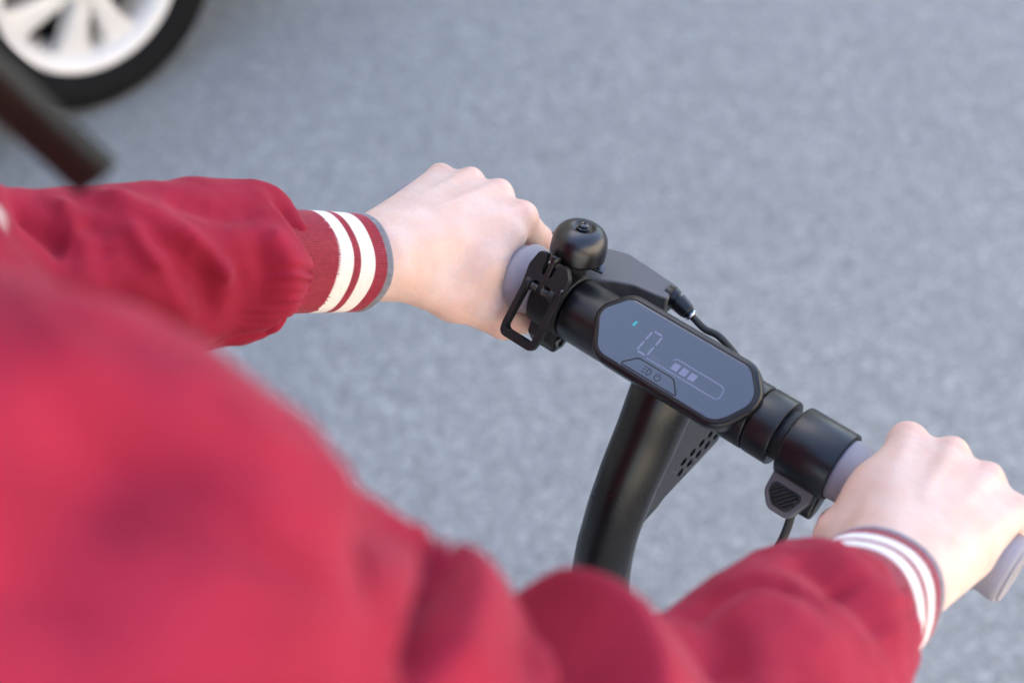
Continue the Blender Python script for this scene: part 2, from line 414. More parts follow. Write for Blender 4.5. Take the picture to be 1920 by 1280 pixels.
# grips: lavender grey rubber, flange at the inner end, ribs of dots, moulded end cap
def grip(sgn):
    pr = [(.1165, .0160), (.1165, .0186), (.118, .0190), (.124, .0186), (.14, .0180), (.185, .0179), (.205, .0182), (.2145, .0190), (.2190, .0198), (.2215, .0199), (.2232, .0194), (.2238, .0184)]
    if sgn < 0:
        pr = [(.1010, .0162), (.1012, .0176), (.104, .0186), (.110, .0206), (.1145, .0226), (.1175, .0234), (.1200, .0233), (.1215, .0224), (.1235, .0200), (.128, .0185)] + pr[4:]
    V, F = lathe(pr, (0, 0, 0), (sgn, 0, 0), 96)
    g = P_('grip', V, F, 'grip_rubber')
    V, F = lathe([(.2236, .0150), (.2236, .0176), (.2241, .0180), (.2249, .0180), (.2252, .0172), (.2244, .0158), (.2242, .0150)], (0, 0, 0), (sgn, 0, 0), 72)
    mk('end_cap', V, F, 'grip_rubber', g, auto=40)
    # moulded dots in rows round the outer end of the grip and raised characters round the cap
    V, F = [], []
    for a in range(40):
        for q in range(4):
            t = 2 * math.pi * (a + .5 * (q % 2)) / 40; x = sgn * (.2005 + .0032 * q); r_ = .0182 + .0006 * q
            c = Vector((x, r_ * math.cos(t), r_ * math.sin(t))); nrm = Vector((0, math.cos(t), math.sin(t))); tg = Vector((0, -math.sin(t), math.cos(t)))
            k0 = len(V); V.append(c + nrm * .0004)
            for z in range(6): an = math.pi / 3 * z; V.append(c - nrm * .0002 + (Vector((1, 0, 0)) * math.cos(an) + tg * math.sin(an)) * .00065)
            for z in range(6): F.append((k0, k0 + 1 + z, k0 + 1 + (z + 1) % 6))
    mk('grip_dots', V, F, 'grip_rubber', g)['kind'] = 'stuff'
    V, F = [], []
    for a in range(30):
        if a % 15 > 11: continue
        t = 2 * math.pi * a / 30; rr_ = .0128
        for u0, u1, v0, v1 in ((-.0004, -.0001, -.0016, .0016), (.0002, .0008, (-.0016 if a % 3 else .0008), (.0016 if a % 2 else -.0004))):
            k0 = len(V)
            for (uu, vv) in ((u0, v0), (u1, v0), (u1, v1), (u0, v1)):
                V.append((sgn * .22465, (rr_ + vv) * math.cos(t) - uu * math.sin(t), (rr_ + vv) * math.sin(t) + uu * math.cos(t)))
            F.append((k0, k0 + 1, k0 + 2, k0 + 3))
    mk('cap_relief', V, F, 'grip_rubber', g, smooth=False)['kind'] = 'stuff'
    return g
grip(1); grip(-1)

# ---- display
TAU = R(30); DN = Vector((0, -math.sin(TAU), math.cos(TAU))); DY = Vector((0, math.cos(TAU), math.sin(TAU)))
DC = Vector((.0048, 0, 0)) + DN * .0262 + DY * .0005
DF = frame(DC, (1, 0, 0), DY)
hexo = [(-.0425, -.0190), (.0430, -.0190), (.0565, .0040), (.0430, .0190), (-.0425, .0190), (-.0560, .0035)]
HR = [.0105, .0125, .0110, .0095, .0095, .0090]; glass = round_poly(hexo, HR, 9)
hous = round_poly(offset_poly(hexo, .0042), [q + .004 for q in HR], 9); lip = round_poly(offset_poly(hexo, .0013), [q + .001 for q in HR], 9)
bm = prism(hous, -.0155, -.0012, DF, .0034, 5)
dis = from_bm('display', bm, 'satin_black', sc, loc=TOP, auto=30)
bm = prism(lip, -.0014, -.0007, DF, .0002, 1); from_bm('bezel_seam', bm, 'rubber_black', dis)
bm = prism(glass, -.0010, 0, DF, .0004, 2); scr = from_bm('screen_glass', bm, 'display_glass', dis, smooth=False)
# neck that joins the housing to the collar
bm = prism(round_poly(offset_poly(hexo, -.006), .006, 5), -.0260, -.0150, DF, .001, 1); from_bm('display_neck', bm, 'satin_black', dis)
def flat(name, poly, mat, z=.00012, parent=dis):
    V = [DF @ Vector((x, y, z)) for x, y in poly] + [DF @ Vector((x, y, z - .0001)) for x, y in poly]; n = len(poly)
    F = [tuple(range(n))] + [(i, n + i, n + (i + 1) % n, (i + 1) % n) for i in range(n)]
    return mk(name, V, F, mat, parent, smooth=False)
def stroke(name, pts, wd, mat, close=False, z=.00012):
    V, F = [], []; n = len(pts); pts = [Vector(p) for p in pts]
    for i, p in enumerate(pts):
        a = pts[i - 1] if (i or close) else p; c = pts[(i + 1) % n] if (i < n - 1 or close) else p
        d = (c - a).normalized(); nr = Vector((-d.y, d.x))
        for s in (1, -1): q = p + nr * wd / 2 * s; V.append(DF @ Vector((q.x, q.y, z)))
    for i in range(n if close else n - 1): k = (i + 1) % n; F.append((2 * i, 2 * i + 1, 2 * k + 1, 2 * k))
    return mk(name, V, F, mat, dis, smooth=False)
# seven-segment zero, slanted
sl = .14; dx, dy, dw, dh = -.0215, .0012, .0072, .0150
def dp(u, v): return (dx + u * dw + v * dh * sl, dy + (v - .5) * dh)
for (u0, v0, u1, v1) in ((.12, 1, .88, 1), (1, .94, 1, .55), (1, .45, 1, .06), (.12, 0, .88, 0), (0, .06, 0, .45), (0, .55, 0, .94)):
    stroke('digit_segment', [dp(u0, v0), dp(u1, v1)], .00115, 'display_led')
flat('status_light', [(-.0330, .0052), (-.0313, .0052), (-.0305, .0086), (-.0322, .0086)], 'status_led')
# km/h lettering
cu = bpy.data.curves.new('unit_text', 'FONT'); cu.body = 'km/h'; cu.size = .0034
to = bpy.data.objects.new('unit_text', cu); COL.objects.link(to)
dg = bpy.context.evaluated_depsgraph_get(); me = bpy.data.meshes.new_from_object(to.evaluated_get(dg)); bpy.data.objects.remove(to)
me.transform(DF @ Matrix.Translation((-.0118, -.0058, .00012))); me.materials.append(M['display_led_dim'])
ut = bpy.data.objects.new('unit_text', me); COL.objects.link(ut); ut.parent = dis
# battery gauge: open outline with three lit blocks
bat = [(-.0137, -.0072)] + [(.0330, -.0072)] + round_poly([(.0330, -.0072), (.0375, -.0072), (.0375, .0012), (.0330, .0012)], .0032, 5)[7:19] + [(.0330, .0012), (.0030, .0012)] + [(.0016, .0006), (.0012, -.0006)]
bat = [(-.0137, -.0072), (.0345, -.0072), (.0361, -.0067), (.0371, -.0054), (.0374, -.0038), (.0373, -.0018), (.0367, -.0001), (.0354, .0010), (.0338, .0014), (.0034, .0014), (.0020, .0010), (.0012, -.0002)]
stroke('battery_outline', bat, .00065, 'display_led')
for i in range(3):
    x0 = .0022 + i * .0060; flat('battery_block', [(x0, -.0054), (x0 + .0044, -.0054), (x0 + .0052, -.0008), (x0 + .0008, -.0008)], 'display_led')
# trapezoid button with dark gap, headlight and power marks
trap = [(-.0235, -.0177), (.0105, -.0177), (.0135, -.0172), (.0062, -.0098), (.0040, -.0089), (-.0165, -.0089), (-.0190, -.0098)]
trap = [(-.0262, -.0178), (.0150, -.0178), (.0078, -.0096), (-.0178, -.0096)]
stroke('button_gap', round_poly(trap, [.0008, .0008, .004, .004], 4), .00085, 'rubber_black', True, .00014)
bm = prism(round_poly(offset_poly(trap, -.0004), [.0008, .0008, .004, .004], 4), -.0002, .00016, DF, .0001, 1); from_bm('power_button', bm, 'display_glass', dis, smooth=False)
def arc(cx, cy, r, a0, a1, n=14): return [(cx + r * math.cos(R(a0 + (a1 - a0) * i / n)), cy + r * math.sin(R(a0 + (a1 - a0) * i / n))) for i in range(n + 1)]
stroke('headlight_mark', [(-.0085, -.0157)] + arc(-.0083, -.0137, .0021, -90, 90) + [(-.0085, -.0116), (-.0085, -.0157)], .0005, 'rubber_black', z=.00022)
for q in range(3): stroke('headlight_mark', [(-.0117, -.0155 + .0018 * q), (-.0096, -.0153 + .0018 * q)], .0005, 'rubber_black', z=.00022)
stroke('power_mark', arc(-.0010, -.0139, .0020, 125, 415), .0005, 'rubber_black', z=.00022)
stroke('power_mark', [(-.0010, -.0137), (-.0010, -.0112)], .0005, 'rubber_black', z=.00022)

# ---- stem with its forward gooseneck, and the vented bracket in front of it
stem_pts = [(0, .004, .0), (0, -.010, -.018), (0, -.0225, -.042), (0, -.0385, -.070), (0, -.0515, -.100), (0, -.0595, -.135), (0, -.0605, -.18), (0, -.055, -.26), (0, -.035, -.42), (0, .02, -.65), (0, .075, -.86)]
sp_ = catmull(stem_pts, 14); rad = np.interp(np.arange(len(sp_)), [0, 20, 60, len(sp_) - 1], [.0218, .0206, .0186, .0225])
V, F = tube(sp_, rad, 56, ref=(1, 0, 0)); stem = P_('stem', V, F, 'anodised_black', auto=60)
YZ = frame((0, 0, 0), (0, 1, 0), (0, 0, 1))          # outlines in (y, z), thickness along x
br = [(-.004, -.022), (.030, -.026), (.0480, -.0900), (.0520, -.1085), (-.0134, -.1092), (-.0200, -.1120), (-.0360, -.1130), (-.042, -.098), (-.027, -.062)]
bm = prism(round_poly(br, [.002, .004, .006, .006, .003, .003, .002, .002, .01], 4), -.0125, .0125, YZ, .0012, 2)
brk = from_bm('stem_bracket', bm, 'anodised_black', sc, loc=TOP)
cut = bmesh.new(); d1 = Vector((.0550, -.0745)) - Vector((-.0150, -.0985)); d1.normalize(); nrm = Vector((-d1.y, d1.x))
for row, cnt in ((0, 5), (1, 4)):
    for q in range(cnt):
        c = Vector((.0440 - .0102 * q, -.0985 + .0003 * q)) if row == 0 else Vector((.0362 - .0102 * q, -.0885))
        t = prism([(c.x + .0038 * math.cos(math.pi / 3 * z + .2), c.y + .0031 * math.sin(math.pi / 3 * z + .2)) for z in range(6)], .0098, .02, YZ)
        me = bpy.data.meshes.new('t'); t.to_mesh(me); t.free(); cut.from_mesh(me); bpy.data.meshes.remove(me)
        t = prism([(c.x + .0038 * math.cos(math.pi / 3 * z + .2), c.y + .0031 * math.sin(math.pi / 3 * z + .2)) for z in range(6)], -.02, -.0098, YZ)
        me = bpy.data.meshes.new('t'); t.to_mesh(me); t.free(); cut.from_mesh(me); bpy.data.meshes.remove(me)
co = from_bm('cutter', cut, 'dark_paint', loc=TOP); bpy.context.view_layer.update(); boolean(brk, co)
brk.data.set_sharp_from_angle(angle=R(30))

# ---- bell
BX = -.0885; BB = Vector((BX, .0150, .0285))
dome = [(0, .0150), (0, .0171), (.0006, .0176), (.002, .0177), (.0095, .0175), (.0125, .0170), (.0155, .0158), (.0180, .0139), (.0197, .0114), (.0207, .0090), (.0210, .0077), (.0206, .0070), (.0196, .0066), (.0192, .0055), (.0192, .0015)]
bell = P_('bell', *lathe(dome, BB, (0.0, .25, .97), 96), 'bell_black', auto=50)
V, F = lathe([(.0165, .0040), (.0205, .0040), (.0208, .0036), (.0208, .0030), (.0214, .0032), (.0222, .0032), (.0230, .0024), (.0232, .0016), (.0224, .0012)], BB, (0.0, .25, .97), 32)
mk('bell_bolt', V, F, 'dark_steel', bell, auto=30)
V, F = lathe([(-.010, .0045), (-.004, .0045), (-.004, .0085), (.004, .0085)], BB, (0.0, .25, .97), 32); mk('bell_post', V, F, 'black_plastic', bell, auto=30)
bm = _bevbox(.004, .016, -.0035, .0035, -.0012, .0012, .0008, 2, frame(BB + Vector((.002, .001, -.004)), (.9, .35, -.25), (-.35, .9, 0))); from_bm('striker', bm, 'dark_steel', bell)
# bell clamp: ring on the bar with a screw boss under it
V, F = lathe(rounded_profile(-.1000, -.0775, .0212, .0014), (0, 0, 0), X, 80); clampo = P_('bell_clamp', V, F, 'black_plastic', auto=40)
V, F = tube(catmull([(-.0885, .012, .014), (-.0885, .0150, .026), BB - Vector((0, 0, .003))], 6), .0078, 24, ref=(1, 0, 0)); mk('bell_mount', V, F, 'black_plastic', clampo)
bm = prism(round_poly([(-.016, -.006), (-.0215, -.018), (-.0175, -.030), (-.007, -.033), (.004, -.026), (.006, -.016)], .004, 4), -.0985, -.0795, YZ, .0018, 2); from_bm('clamp_boss', bm, 'black_plastic', clampo)
for x0, ax in ((-.0800, 1),):
    V, F = lathe([(0, .0056), (.0012, .0056), (.0018, .0048), (.0018, .0028), (.0004, .0026), (.0004, .0004)], (x0, -.0115, -.0235), (1, 0, 0), 32); mk('clamp_screw', V, F, 'dark_steel', clampo, auto=30)
# ---- hook frame hinged on the rider's side of the clamp
HO = Vector((-.0908, -.0060, .0342)); HD = Vector((0, -.640, -.768)); HF = frame(HO, (1, 0, 0), -HD)   # frame x = bar direction, y = up along the hook
outl = [(-.0110, .0050), (-.0142, -.006), (-.0130, -.020), (-.0142, -.046), (-.0132, -.0545), (.0132, -.0545), (.0148, -.046), (.0158, -.018), (.0158, -.003), (.0105, .0040), (.0046, .0020), (.0036, -.008), (-.0036, -.008), (-.0046, .0050)]
outer = round_poly(outl, [.004, .006, .02, .006, .005, .005, .006, .02, .006, .005, .002, .002, .002, .002], 5)
inner = round_poly([(-.0088, -.0200), (-.0106, -.0490), (.0106, -.0490), (.0112, -.0200), (.0062, -.0130), (-.0054, -.0130)], [.003, .003, .003, .003, .002, .002], 5)
bm = prism(outer, -.0026, .0030, HF, .0011, 2); hook = from_bm('hook_lever', bm, 'black_plastic', sc, loc=TOP)
bm = prism(inner, -.02, .02, HF); c2 = from_bm('cutter', bm, 'dark_paint', loc=TOP); bpy.context.view_layer.update(); boolean(hook, c2)
hook.data.set_sharp_from_angle(angle=R(35))
def hp(x, y, z): return HF @ Vector((x, y, z))
hz = (HF.to_3x3() @ Vector((0, 0, 1))); hy = -HD
V, F = lathe([(-.012, .0021), (.006, .0021), (.006, .0034), (.0066, .0038), (.0092, .0038), (.0100, .0032), (.0101, .0012)], hp(.0002, -.004, .001), hy, 28); mk('hinge_bolt', V, F, 'satin_black', hook, auto=35)
V, F = lathe(rounded_profile(-.0105, .0105, .0016, .0003), hp(0, -.0175, .0005), (1, 0, 0), 16); mk('hinge_pin', V, F, 'satin_black', hook, auto=35)
for s in (-1, 1):
    tt = np.linspace(0, 2 * np.pi * 4, 90); a0 = hp(s * .0018, -.0175, .0005)
    pth = np.array([np.array(a0) + np.array([s * .0052 * t / tt[-1], .0027 * math.cos(t), .0027 * math.sin(t)]) for t in tt])
    V, F = tube(pth, .00048, 8, ref=(.3, .6, .7)); mk('hinge_spring', V, F, 'dark_steel', hook)
for s in (-1, 1):
    V, F = lathe(rounded_profile(-.0015, .0022, .0044, .0008), hp(s * .0088, -.0172, .0005), (s, 0, 0), 28); mk('hinge_boss', V, F, 'black_plastic', hook, auto=35)
V, F = lathe([(0, .0034), (.0012, .0034), (.0016, .0026), (.0016, .0016), (.0004, .0014), (.0004, .0002)], hp(.0140, -.012, .0002), (1, 0, 0), 24); mk('pivot_screw', V, F, 'dark_steel', hook, auto=30)
bm = _bevbox(-.0036, .0036, -.0205, -.0080, -.0060, .0014, .0006, 2, HF); from_bm('hinge_block', bm, 'black_plastic', hook)
bm = _bevbox(-.0080, .0080, -.0220, -.0020, -.0090, -.0032, .0015, 2, HF); from_bm('hinge_base', bm, 'black_plastic', hook)

# ---- brake lever ahead of the bar: perch, blade, barrel adjuster and cable
XYF = frame((0, 0, .0000), (1, 0, 0), (0, 1, 0))
perch = [(-.1010, .0120), (-.1010, .0330), (-.0900, .0450), (-.0740, .0510), (-.0590, .0500), (-.0380, .0480), (-.0315, .0470), (-.0315, .0330), (-.0400, .0310), (-.0540, .0290), (-.0660, .0230), (-.0775, .0150)]
PF = frame((0, 0, .0055), (1, 0, 0), (0, 1, -.04))
bm = prism(round_poly(perch, [.002, .006, .008, .01, .01, .004, .002, .002, .004, .012, .012, .004], 5), -.0065, .0085, PF, .0016, 3); pe = from_bm('brake_perch', bm, 'lever_grey', sc, loc=TOP)
blade = catmull([(-.072, .044, -.004), (-.095, .0530, -.014), (-.125, .0580, -.022), (-.160, .0590, -.026), (-.190, .0580, -.028), (-.205, .0600, -.028)], 10)
V, F = tube(blade, .0050, 20, ref=(0, 0, 1)); V = np.array(V); br_ = P_('brake_blade', V, F, 'black_plastic')
bax = Vector((.90, .015, -.43)).normalized(); b0 = Vector((-.0345, .0415, .0085))
V, F = lathe([(-.004, .0040), (.000, .0058), (.0004, .0062), (.0042, .0062), (.0046, .0046), (.0060, .0046), (.0062, .0058), (.0068, .0060), (.0150, .0052), (.0156, .0046), (.0172, .0044), (.0174, .0036), (.0190, .0036), (.0192, .0026)], b0, bax, 28)
ba = P_('barrel_adjuster', V, F, 'satin_black', auto=30)
V, F = lathe([(.0176, .0034), (.0178, .0042), (.0188, .0042), (.0196, .0036), (.0197, .0022)], b0, bax, 24); mk('ferrule', V, F, 'bright_steel', ba, auto=35)
c0 = b0 + bax * .0185
cab = catmull([c0, c0 + bax * .012, (.0050, .0435, -.0065), (.0250, .0425, -.0200), (.0320, .0360, -.0330), (.0280, .0240, -.0400), (.014, .016, -.040), (.004, .012, -.036)], 12)
V, F = tube(cab, .0023, 16, ref=(0, 0, 1)); P_('brake_cable', V, F, 'rubber_black')

# ---- thumb throttle paddle with moulded ridges, and its cable
PD = Vector((0, -.66, -.75)).normalized(); TF = frame((.0975, -.0190, -.0095), (1, 0, 0), -PD)     # x along the bar, -y down the paddle
pad = round_poly([(-.0125, .004), (.0150, .004), (.0150, -.006), (.0085, -.0215), (-.0060, -.0215), (-.0125, -.0130)], [.001, .001, .004, .006, .007, .008], 6)
bm = prism(pad, -.0072, .0000, TF, .0014, 3); th = from_bm('throttle_lever', bm, 'lever_grey', throttle)
ins = round_poly([(-.0098, -.0045), (.0085, -.0045), (.0105, -.0075), (.0060, -.0180), (-.0045, -.0180), (-.0098, -.0115)], .004, 5)
bm = prism(ins, -.0004, .0004, TF, .0003, 1); from_bm('thumb_pad', bm, 'rubber_black', throttle)
# ridges, clipped to the pad outline
def inside(p, poly):
    c = False; j = len(poly) - 1
    for i in range(len(poly)):
        if (poly[i][1] > p[1]) != (poly[j][1] > p[1]) and p[0] < (poly[j][0] - poly[i][0]) * (p[1] - poly[i][1]) / (poly[j][1] - poly[i][1]) + poly[i][0]: c = not c
        j = i
    return c
insm = offset_poly(ins, -.0009)
for k in range(-9, 10):
    o = k * .0030; pts = [(o * 1.0 + .0100 * t - .001, -.0112 + .0115 * t) for t in np.linspace(-1, 1, 60)]; pts = [p for p in pts if inside(p, insm)]
    if len(pts) < 6: continue
    a, c = pts[0], pts[-1]
    V, F = tube(np.array([TF @ Vector((a[0] + (c[0] - a[0]) * t, a[1] + (c[1] - a[1]) * t, .0006)) for t in np.linspace(0, 1, 8)]), .00085, 8, ref=(.2, -.5, .8)); mk('pad_ridge', V, F, 'black_plastic', throttle)
bm = prism(round_poly([(-.006, .008), (-.0150, -.011), (-.0240, -.0245), (-.0225, -.0300), (-.014, -.0305), (.002, -.0200), (.012, -.012)], .005, 5), .0862, .1150, YZ, .0022, 3)
from_bm('throttle_housing', bm, 'satin_black', throttle)
V, F = tube(catmull([(.100, -.014, -.026), (.1005, -.0150, -.045), (.0985, -.0165, -.075), (.088, -.020, -.13), (.06, -.03, -.20), (.022, -.045, -.26), (.004, -.055, -.28)], 10), .0026, 16, ref=(1, 0, 0)); P_('throttle_cable', V, F, 'rubber_black')

# ---- the rest of the scooter under the handlebar
def G(name, V, F, mat, parent=sc, **k): return mk(name, V, F, mat, parent, **k)
V, F = lathe([(-.03, .027), (-.025, .031), (.035, .031), (.04, .026)], (0, .078, .185), (0, -.24, .97), 40); G('folding_joint', V, F, 'satin_black', auto=40)
deck = round_poly([(-.075, -.86), (.075, -.86), (.085, -.80), (.085, -.02), (.055, .06), (-.055, .06), (-.085, -.02), (-.085, -.80)], .02, 4)
bm = prism(deck, .105, .150, Matrix.Identity(4), .006, 2); from_bm('deck', bm, 'satin_black', sc)
bm = prism(offset_poly(deck, -.012), .150, .154, Matrix.Identity(4), .001, 1); from_bm('deck_mat', bm, 'grip_tape', sc)
for y in (.155, -.93):
    V, F = lathe([(-.024, .072), (-.026, .085), (-.020, .102), (-.008, .108), (.008, .108), (.020, .102), (.026, .085), (.024, .072)], (0, y, .108), (1, 0, 0), 64); wv = G('wheel', V, F, 'tyre_rubber', auto=50)
    V, F = lathe([(-.021, .010), (-.021, .066), (-.017, .074), (.017, .074), (.021, .066), (.021, .010)], (0, y, .108), (1, 0, 0), 48); mk('wheel_hub', V, F, 'satin_black', wv, auto=40)
for s in (-1, 1):
    V, F = tube(catmull([(s * .036, .155, .108), (s * .036, .135, .20), (s * .022, .095, .262), (0, .085, .275)], 8), .010, 20, ref=(0, 1, 0)); G('fork_leg', V, F, 'satin_black')
bm = bmesh.new(); fr_ = []
pr = [(-.93 + .125 * math.cos(R(a)), .108 + .125 * math.sin(R(a))) for a in range(20, 166, 8)]
V = [(x, y, z) for (y, z) in pr for x in (-.032, .032)] + [(x, y * 1 - .000, z + .004) for (y, z) in pr for x in (-.032, .032)]; n = len(pr)
F = [(2 * i, 2 * i + 1, 2 * i + 3, 2 * i + 2) for i in range(n - 1)] + [(2 * n + 2 * i + 2, 2 * n + 2 * i + 3, 2 * n + 2 * i + 1, 2 * n + 2 * i) for i in range(n - 1)]
bm.free(); G('rear_fender', V, F, 'black_plastic')
bm = prism([(-.03, -.99), (.03, -.99), (.03, -.85), (-.03, -.85)], .10, .112, Matrix.Identity(4), .002, 1); from_bm('axle_plate', bm, 'satin_black', sc)

# ------------------------------------------------------------------ the rider
person = empty('person', (-.06, -.45, .154))
tag(person, 'person in a red bomber jacket with white striped cuffs gripping the handlebar with both hands', 'person')
PL = (.06, .45, HB - .154)                    # parts are modelled about the bar axis as well
def PP(name, V, F, mat, parent=person, **k): return mk(name, V, F, mat, parent, loc=PL if parent is person else None, **k)

AL = np.array([-.1799, -.0827, .0371]); EL = np.array([-.2361, -.2836, .1578]); SL = np.array([-.265, -.430, .385])
AR = np.array([.1800, -.0825, .0340]); ER = np.array([.1800, -.2780, .1610]); SR = np.array([.0670, -.4080, .3600])

def hand(A, E, sgn, seed):
    """right hand for sgn=+1, left for -1; everything in mm inside"""
    A = np.array(A) * 1000 * np.array([sgn, 1, 1]); E = np.array(E) * 1000 * np.array([sgn, 1, 1])
    t = (A - E) / np.linalg.norm(A - E); v = lambda *p: np.array(p, float)
    MC = [v(141, 23, 21.5), v(164.5, 26.5, 24.5), v(188, 25, 23.5), v(209, 20, 19.0)]; rM = [11.0, 11.0, 10.3, 9.3]
    wr = A + t * 6                                             # wrist centre just inside the cuff
    side = v(1, 0, 0)
    CP = [wr + v(-13, 12, 4.5), wr + v(-4, 14, 8), wr + v(5, 13, 7.5), wr + v(13, 11, 3.5)]; rC = [11.5, 11.5, 11.5, 11]
    PIP = [v(142, 42, -11), v(165, 45, -11), v(188, 43.5, -11), v(208, 37, -11)]
    DIP = [v(141, 26.5, -30), v(164, 28, -31.5), v(187, 27, -31), v(206, 23, -28)]
    TIP = [v(140, 6, -28.5), v(163, 6.5, -29.5), v(186, 6, -29), v(205, 4, -27)]
    if sgn > 0: TH = [wr + v(-12, 8, -4), v(143, -45, 6), v(131, -22, -20), v(129, 0, -29)]
    else: TH = [wr + v(-12, 8, -4), v(139, -45, 3), v(116, -23, -22), v(108, -1, -31)]
    WB_ = 143 if sgn > 0 else 133
    def fn(P):
        d = sd_cone(P, wr - t * 70, wr, 29, 25.5)              # forearm into the wrist
        # flatten the wrist: two side by side cones give an oval section
        d = sd_cone(P, wr - t * 70 + v(-9, 0, 0), wr + v(-8, 0, 0), 22, 18.5)
        d = smin(d, sd_cone(P, wr - t * 70 + v(9, 0, 0), wr + v(8, 0, 0), 22, 18.0), 9)
        for i in range(4):                                      # metacarpals
            d = smin(d, sd_cone(P, CP[i], MC[i], rC[i], rM[i] - .6), 10.5)
        for i in range(3):                                      # flesh between the metacarpals
            a_, b_ = (CP[i] + CP[i + 1]) / 2, (MC[i] + MC[i + 1]) / 2 + v(0, -4, 0)
            d = smin(d, sd_cone(P, a_ + v(0, 0, .5), b_ + v(0, 0, -.6), 11.3, 9.2), 8)
        d = smin(d, sd_cone(P, v(149, 0, 18), wr + v(-14, 22, 0), 11.5, 14), 12)   # first dorsal muscle
        d = smin(d, sd_cone(P, wr + v(-2, 6, -1), v(162, 2, 15), 17, 11), 12)      # palm filling
        d = smin(d, sd_cone(P, wr + v(8, 6, -3), v(198, 0, 12), 16.5, 11.5), 12)   # heel of the hand
        d = smin(d, sd_cone(P, wr + v(13, 10, -6), v(205, -4, 8), 13.5, 11.5), 9)
        d = smin(d, sd_cone(P, v(150, -2, 12), v(146, 16, 15), 10, 10), 10)
        # thumb
        d = smin(d, sd_cone(P, TH[0], TH[1], 17, 13.2), 11)
        d = smin(d, sd_cone(P, v(WB_ + 3, 6, 20), v(WB_, -20, 17.5), 9.5, 9.5), 10); d = smin(d, sd_cone(P, v(WB_, -20, 16.5), TH[1], 10.2, 11), 11)           # web of the thumb
        d = smin(d, sd_cone(P, v(144, -12, 19), v(151, -42, 17), 12.5, 13), 12)
        if sgn < 0: d = smin(d, sd_cone(P, v(133, -22, 14), v(122, -28, -6), 9.5, 9.5), 9)
        d = smin(d, sd_cone(P, TH[1], TH[2], 12.6, 10.2), 6)
        d = smin(d, sd_cone(P, TH[2], TH[3], 10.2, 8.0), 4)
        # fingers, each wrapped round the grip
        f = None
        for i in range(4):
            r0 = rM[i]
            g_ = sd_cone(P, MC[i], PIP[i], r0 - .9, r0 - 1.5)
            g_ = smin(g_, sd_cone(P, PIP[i], DIP[i], r0 - 1.2, r0 - 2.2), 3)
            g_ = smin(g_, sd_cone(P, DIP[i], TIP[i], r0 - 2.2, r0 - 2.9), 3)
            f = g_ if f is None else smin(f, g_, 2.0)
        d = smin(d, f, 4.0)
        for i in range(4):                                      # knuckle heads standing proud
            d = smin(d, sd_cone(P, MC[i] + v(0, 1.5, 1.2), MC[i] + v(0, -3.5, 1.5), rM[i] - 1.4, rM[i] - 3.6), 3.5)
            d = smin(d, sd_cone(P, MC[i] * .93 + CP[i] * .07 + v(0, 0, rM[i] - 3.6), MC[i] * .45 + CP[i] * .55 + v(0, 0, rM[i] - 3.2), 2.1, 1.6), 6.5)   # tendon
        for i in range(3):                                      # dips between the knuckles
            c = (MC[i] + MC[i + 1]) / 2
            dip = sd_cone(P, c + v(0, 14, 11), c + v(0, -3, 17.5), 4.0, 1.6)
            d = -smin(-d, dip, 7)
        bar = np.sqrt(P[1] ** 2 + P[2] ** 2) - 18.2 + P[0] * 0
        d = np.maximum(d, -bar)
        return d
    lo = np.minimum(A - t * 60, v(90, -110, -50)) - 3; lo = np.minimum(lo, [100, -130, -50]); hi = v(228, 66, 72)
    V, F = surfnets(fn, lo, hi, 1.35); V = smooth_mesh(V, F, 3, .5)
    # flush: pinker knuckles, thumb and finger ends
    fl = np.zeros(len(V))
    for p, rr_, a in [(q + v(0, 5, 8), 13, .34) for q in MC] + [(q, 14, .55) for q in PIP] + [(q, 14, .6) for q in TIP] + [(TH[1] + v(-8, -2, 0), 22, .22), (TH[2], 18, .5), (TH[3], 18, .6), (v(206, -12, 4), 22, .15)]:
        fl = np.maximum(fl, a * np.exp(-((V - p) ** 2).sum(1) / (2 * (rr_ * .62) ** 2)))
    fl = np.clip(fl + .06 * vnoise(V, 1 / 14., seed) + .04 * vnoise(V, 1 / 5., seed + 1) + .04, 0, 1)
    V = V / 1000.
    if sgn < 0: V[:, 0] *= -1; F = F[:, ::-1]
    return V, F, fl

VR, FR, flR = hand(AR, ER, 1, 3)
VL_, FL_, flL = hand(AL, EL, -1, 7)
# the rest of the body, mostly inside the clothes
HC = np.array([-.115, -.405, .610])
def body_fn(P):
    er, sr, el = np.array([.182, -.292, .142]), np.array([.055, -.428, .332]), np.array([-.240, -.293, .138])
    d = sd_cone(P, er, AR - (AR - er) * .16, .030, .019)
    d = smin(d, sd_cone(P, sr, er, .036, .030), .02)
    e = sd_cone(P, el, AL - (AL - el) * .16, .030, .019); e = smin(e, sd_cone(P, SL, el, .038, .030), .02)
    d = np.minimum(d, e)
    d = smin(d, sd_cone(P, (-.235, -.46, .345), (.02, -.46, .318), .045, .045), .04)
    d = smin(d, sd_cone(P, (-.10, -.47, .30), (-.08, -.53, -.02), .10, .11), .06)
    d = smin(d, sd_cone(P, (-.105, -.455, .38), (-.112, -.43, .52), .055, .05), .03)
    for s in (-1, 1):
        hp_, kn, an = np.array([-.07 + s * .08, -.53, -.06]), np.array([-.06 + s * .075, -.40 - .08 * (s < 0), -.46]), np.array([-.03 + s * .04, -.36 - .26 * (s < 0), -.80])
        d = smin(d, sd_cone(P, hp_, kn, .075, .05), .04); d = smin(d, sd_cone(P, kn, an, .05, .036), .02)
    return d
VB, FB = surfnets(body_fn, (-.42, -.70, -.90), (.30, -.08, .56), .011)
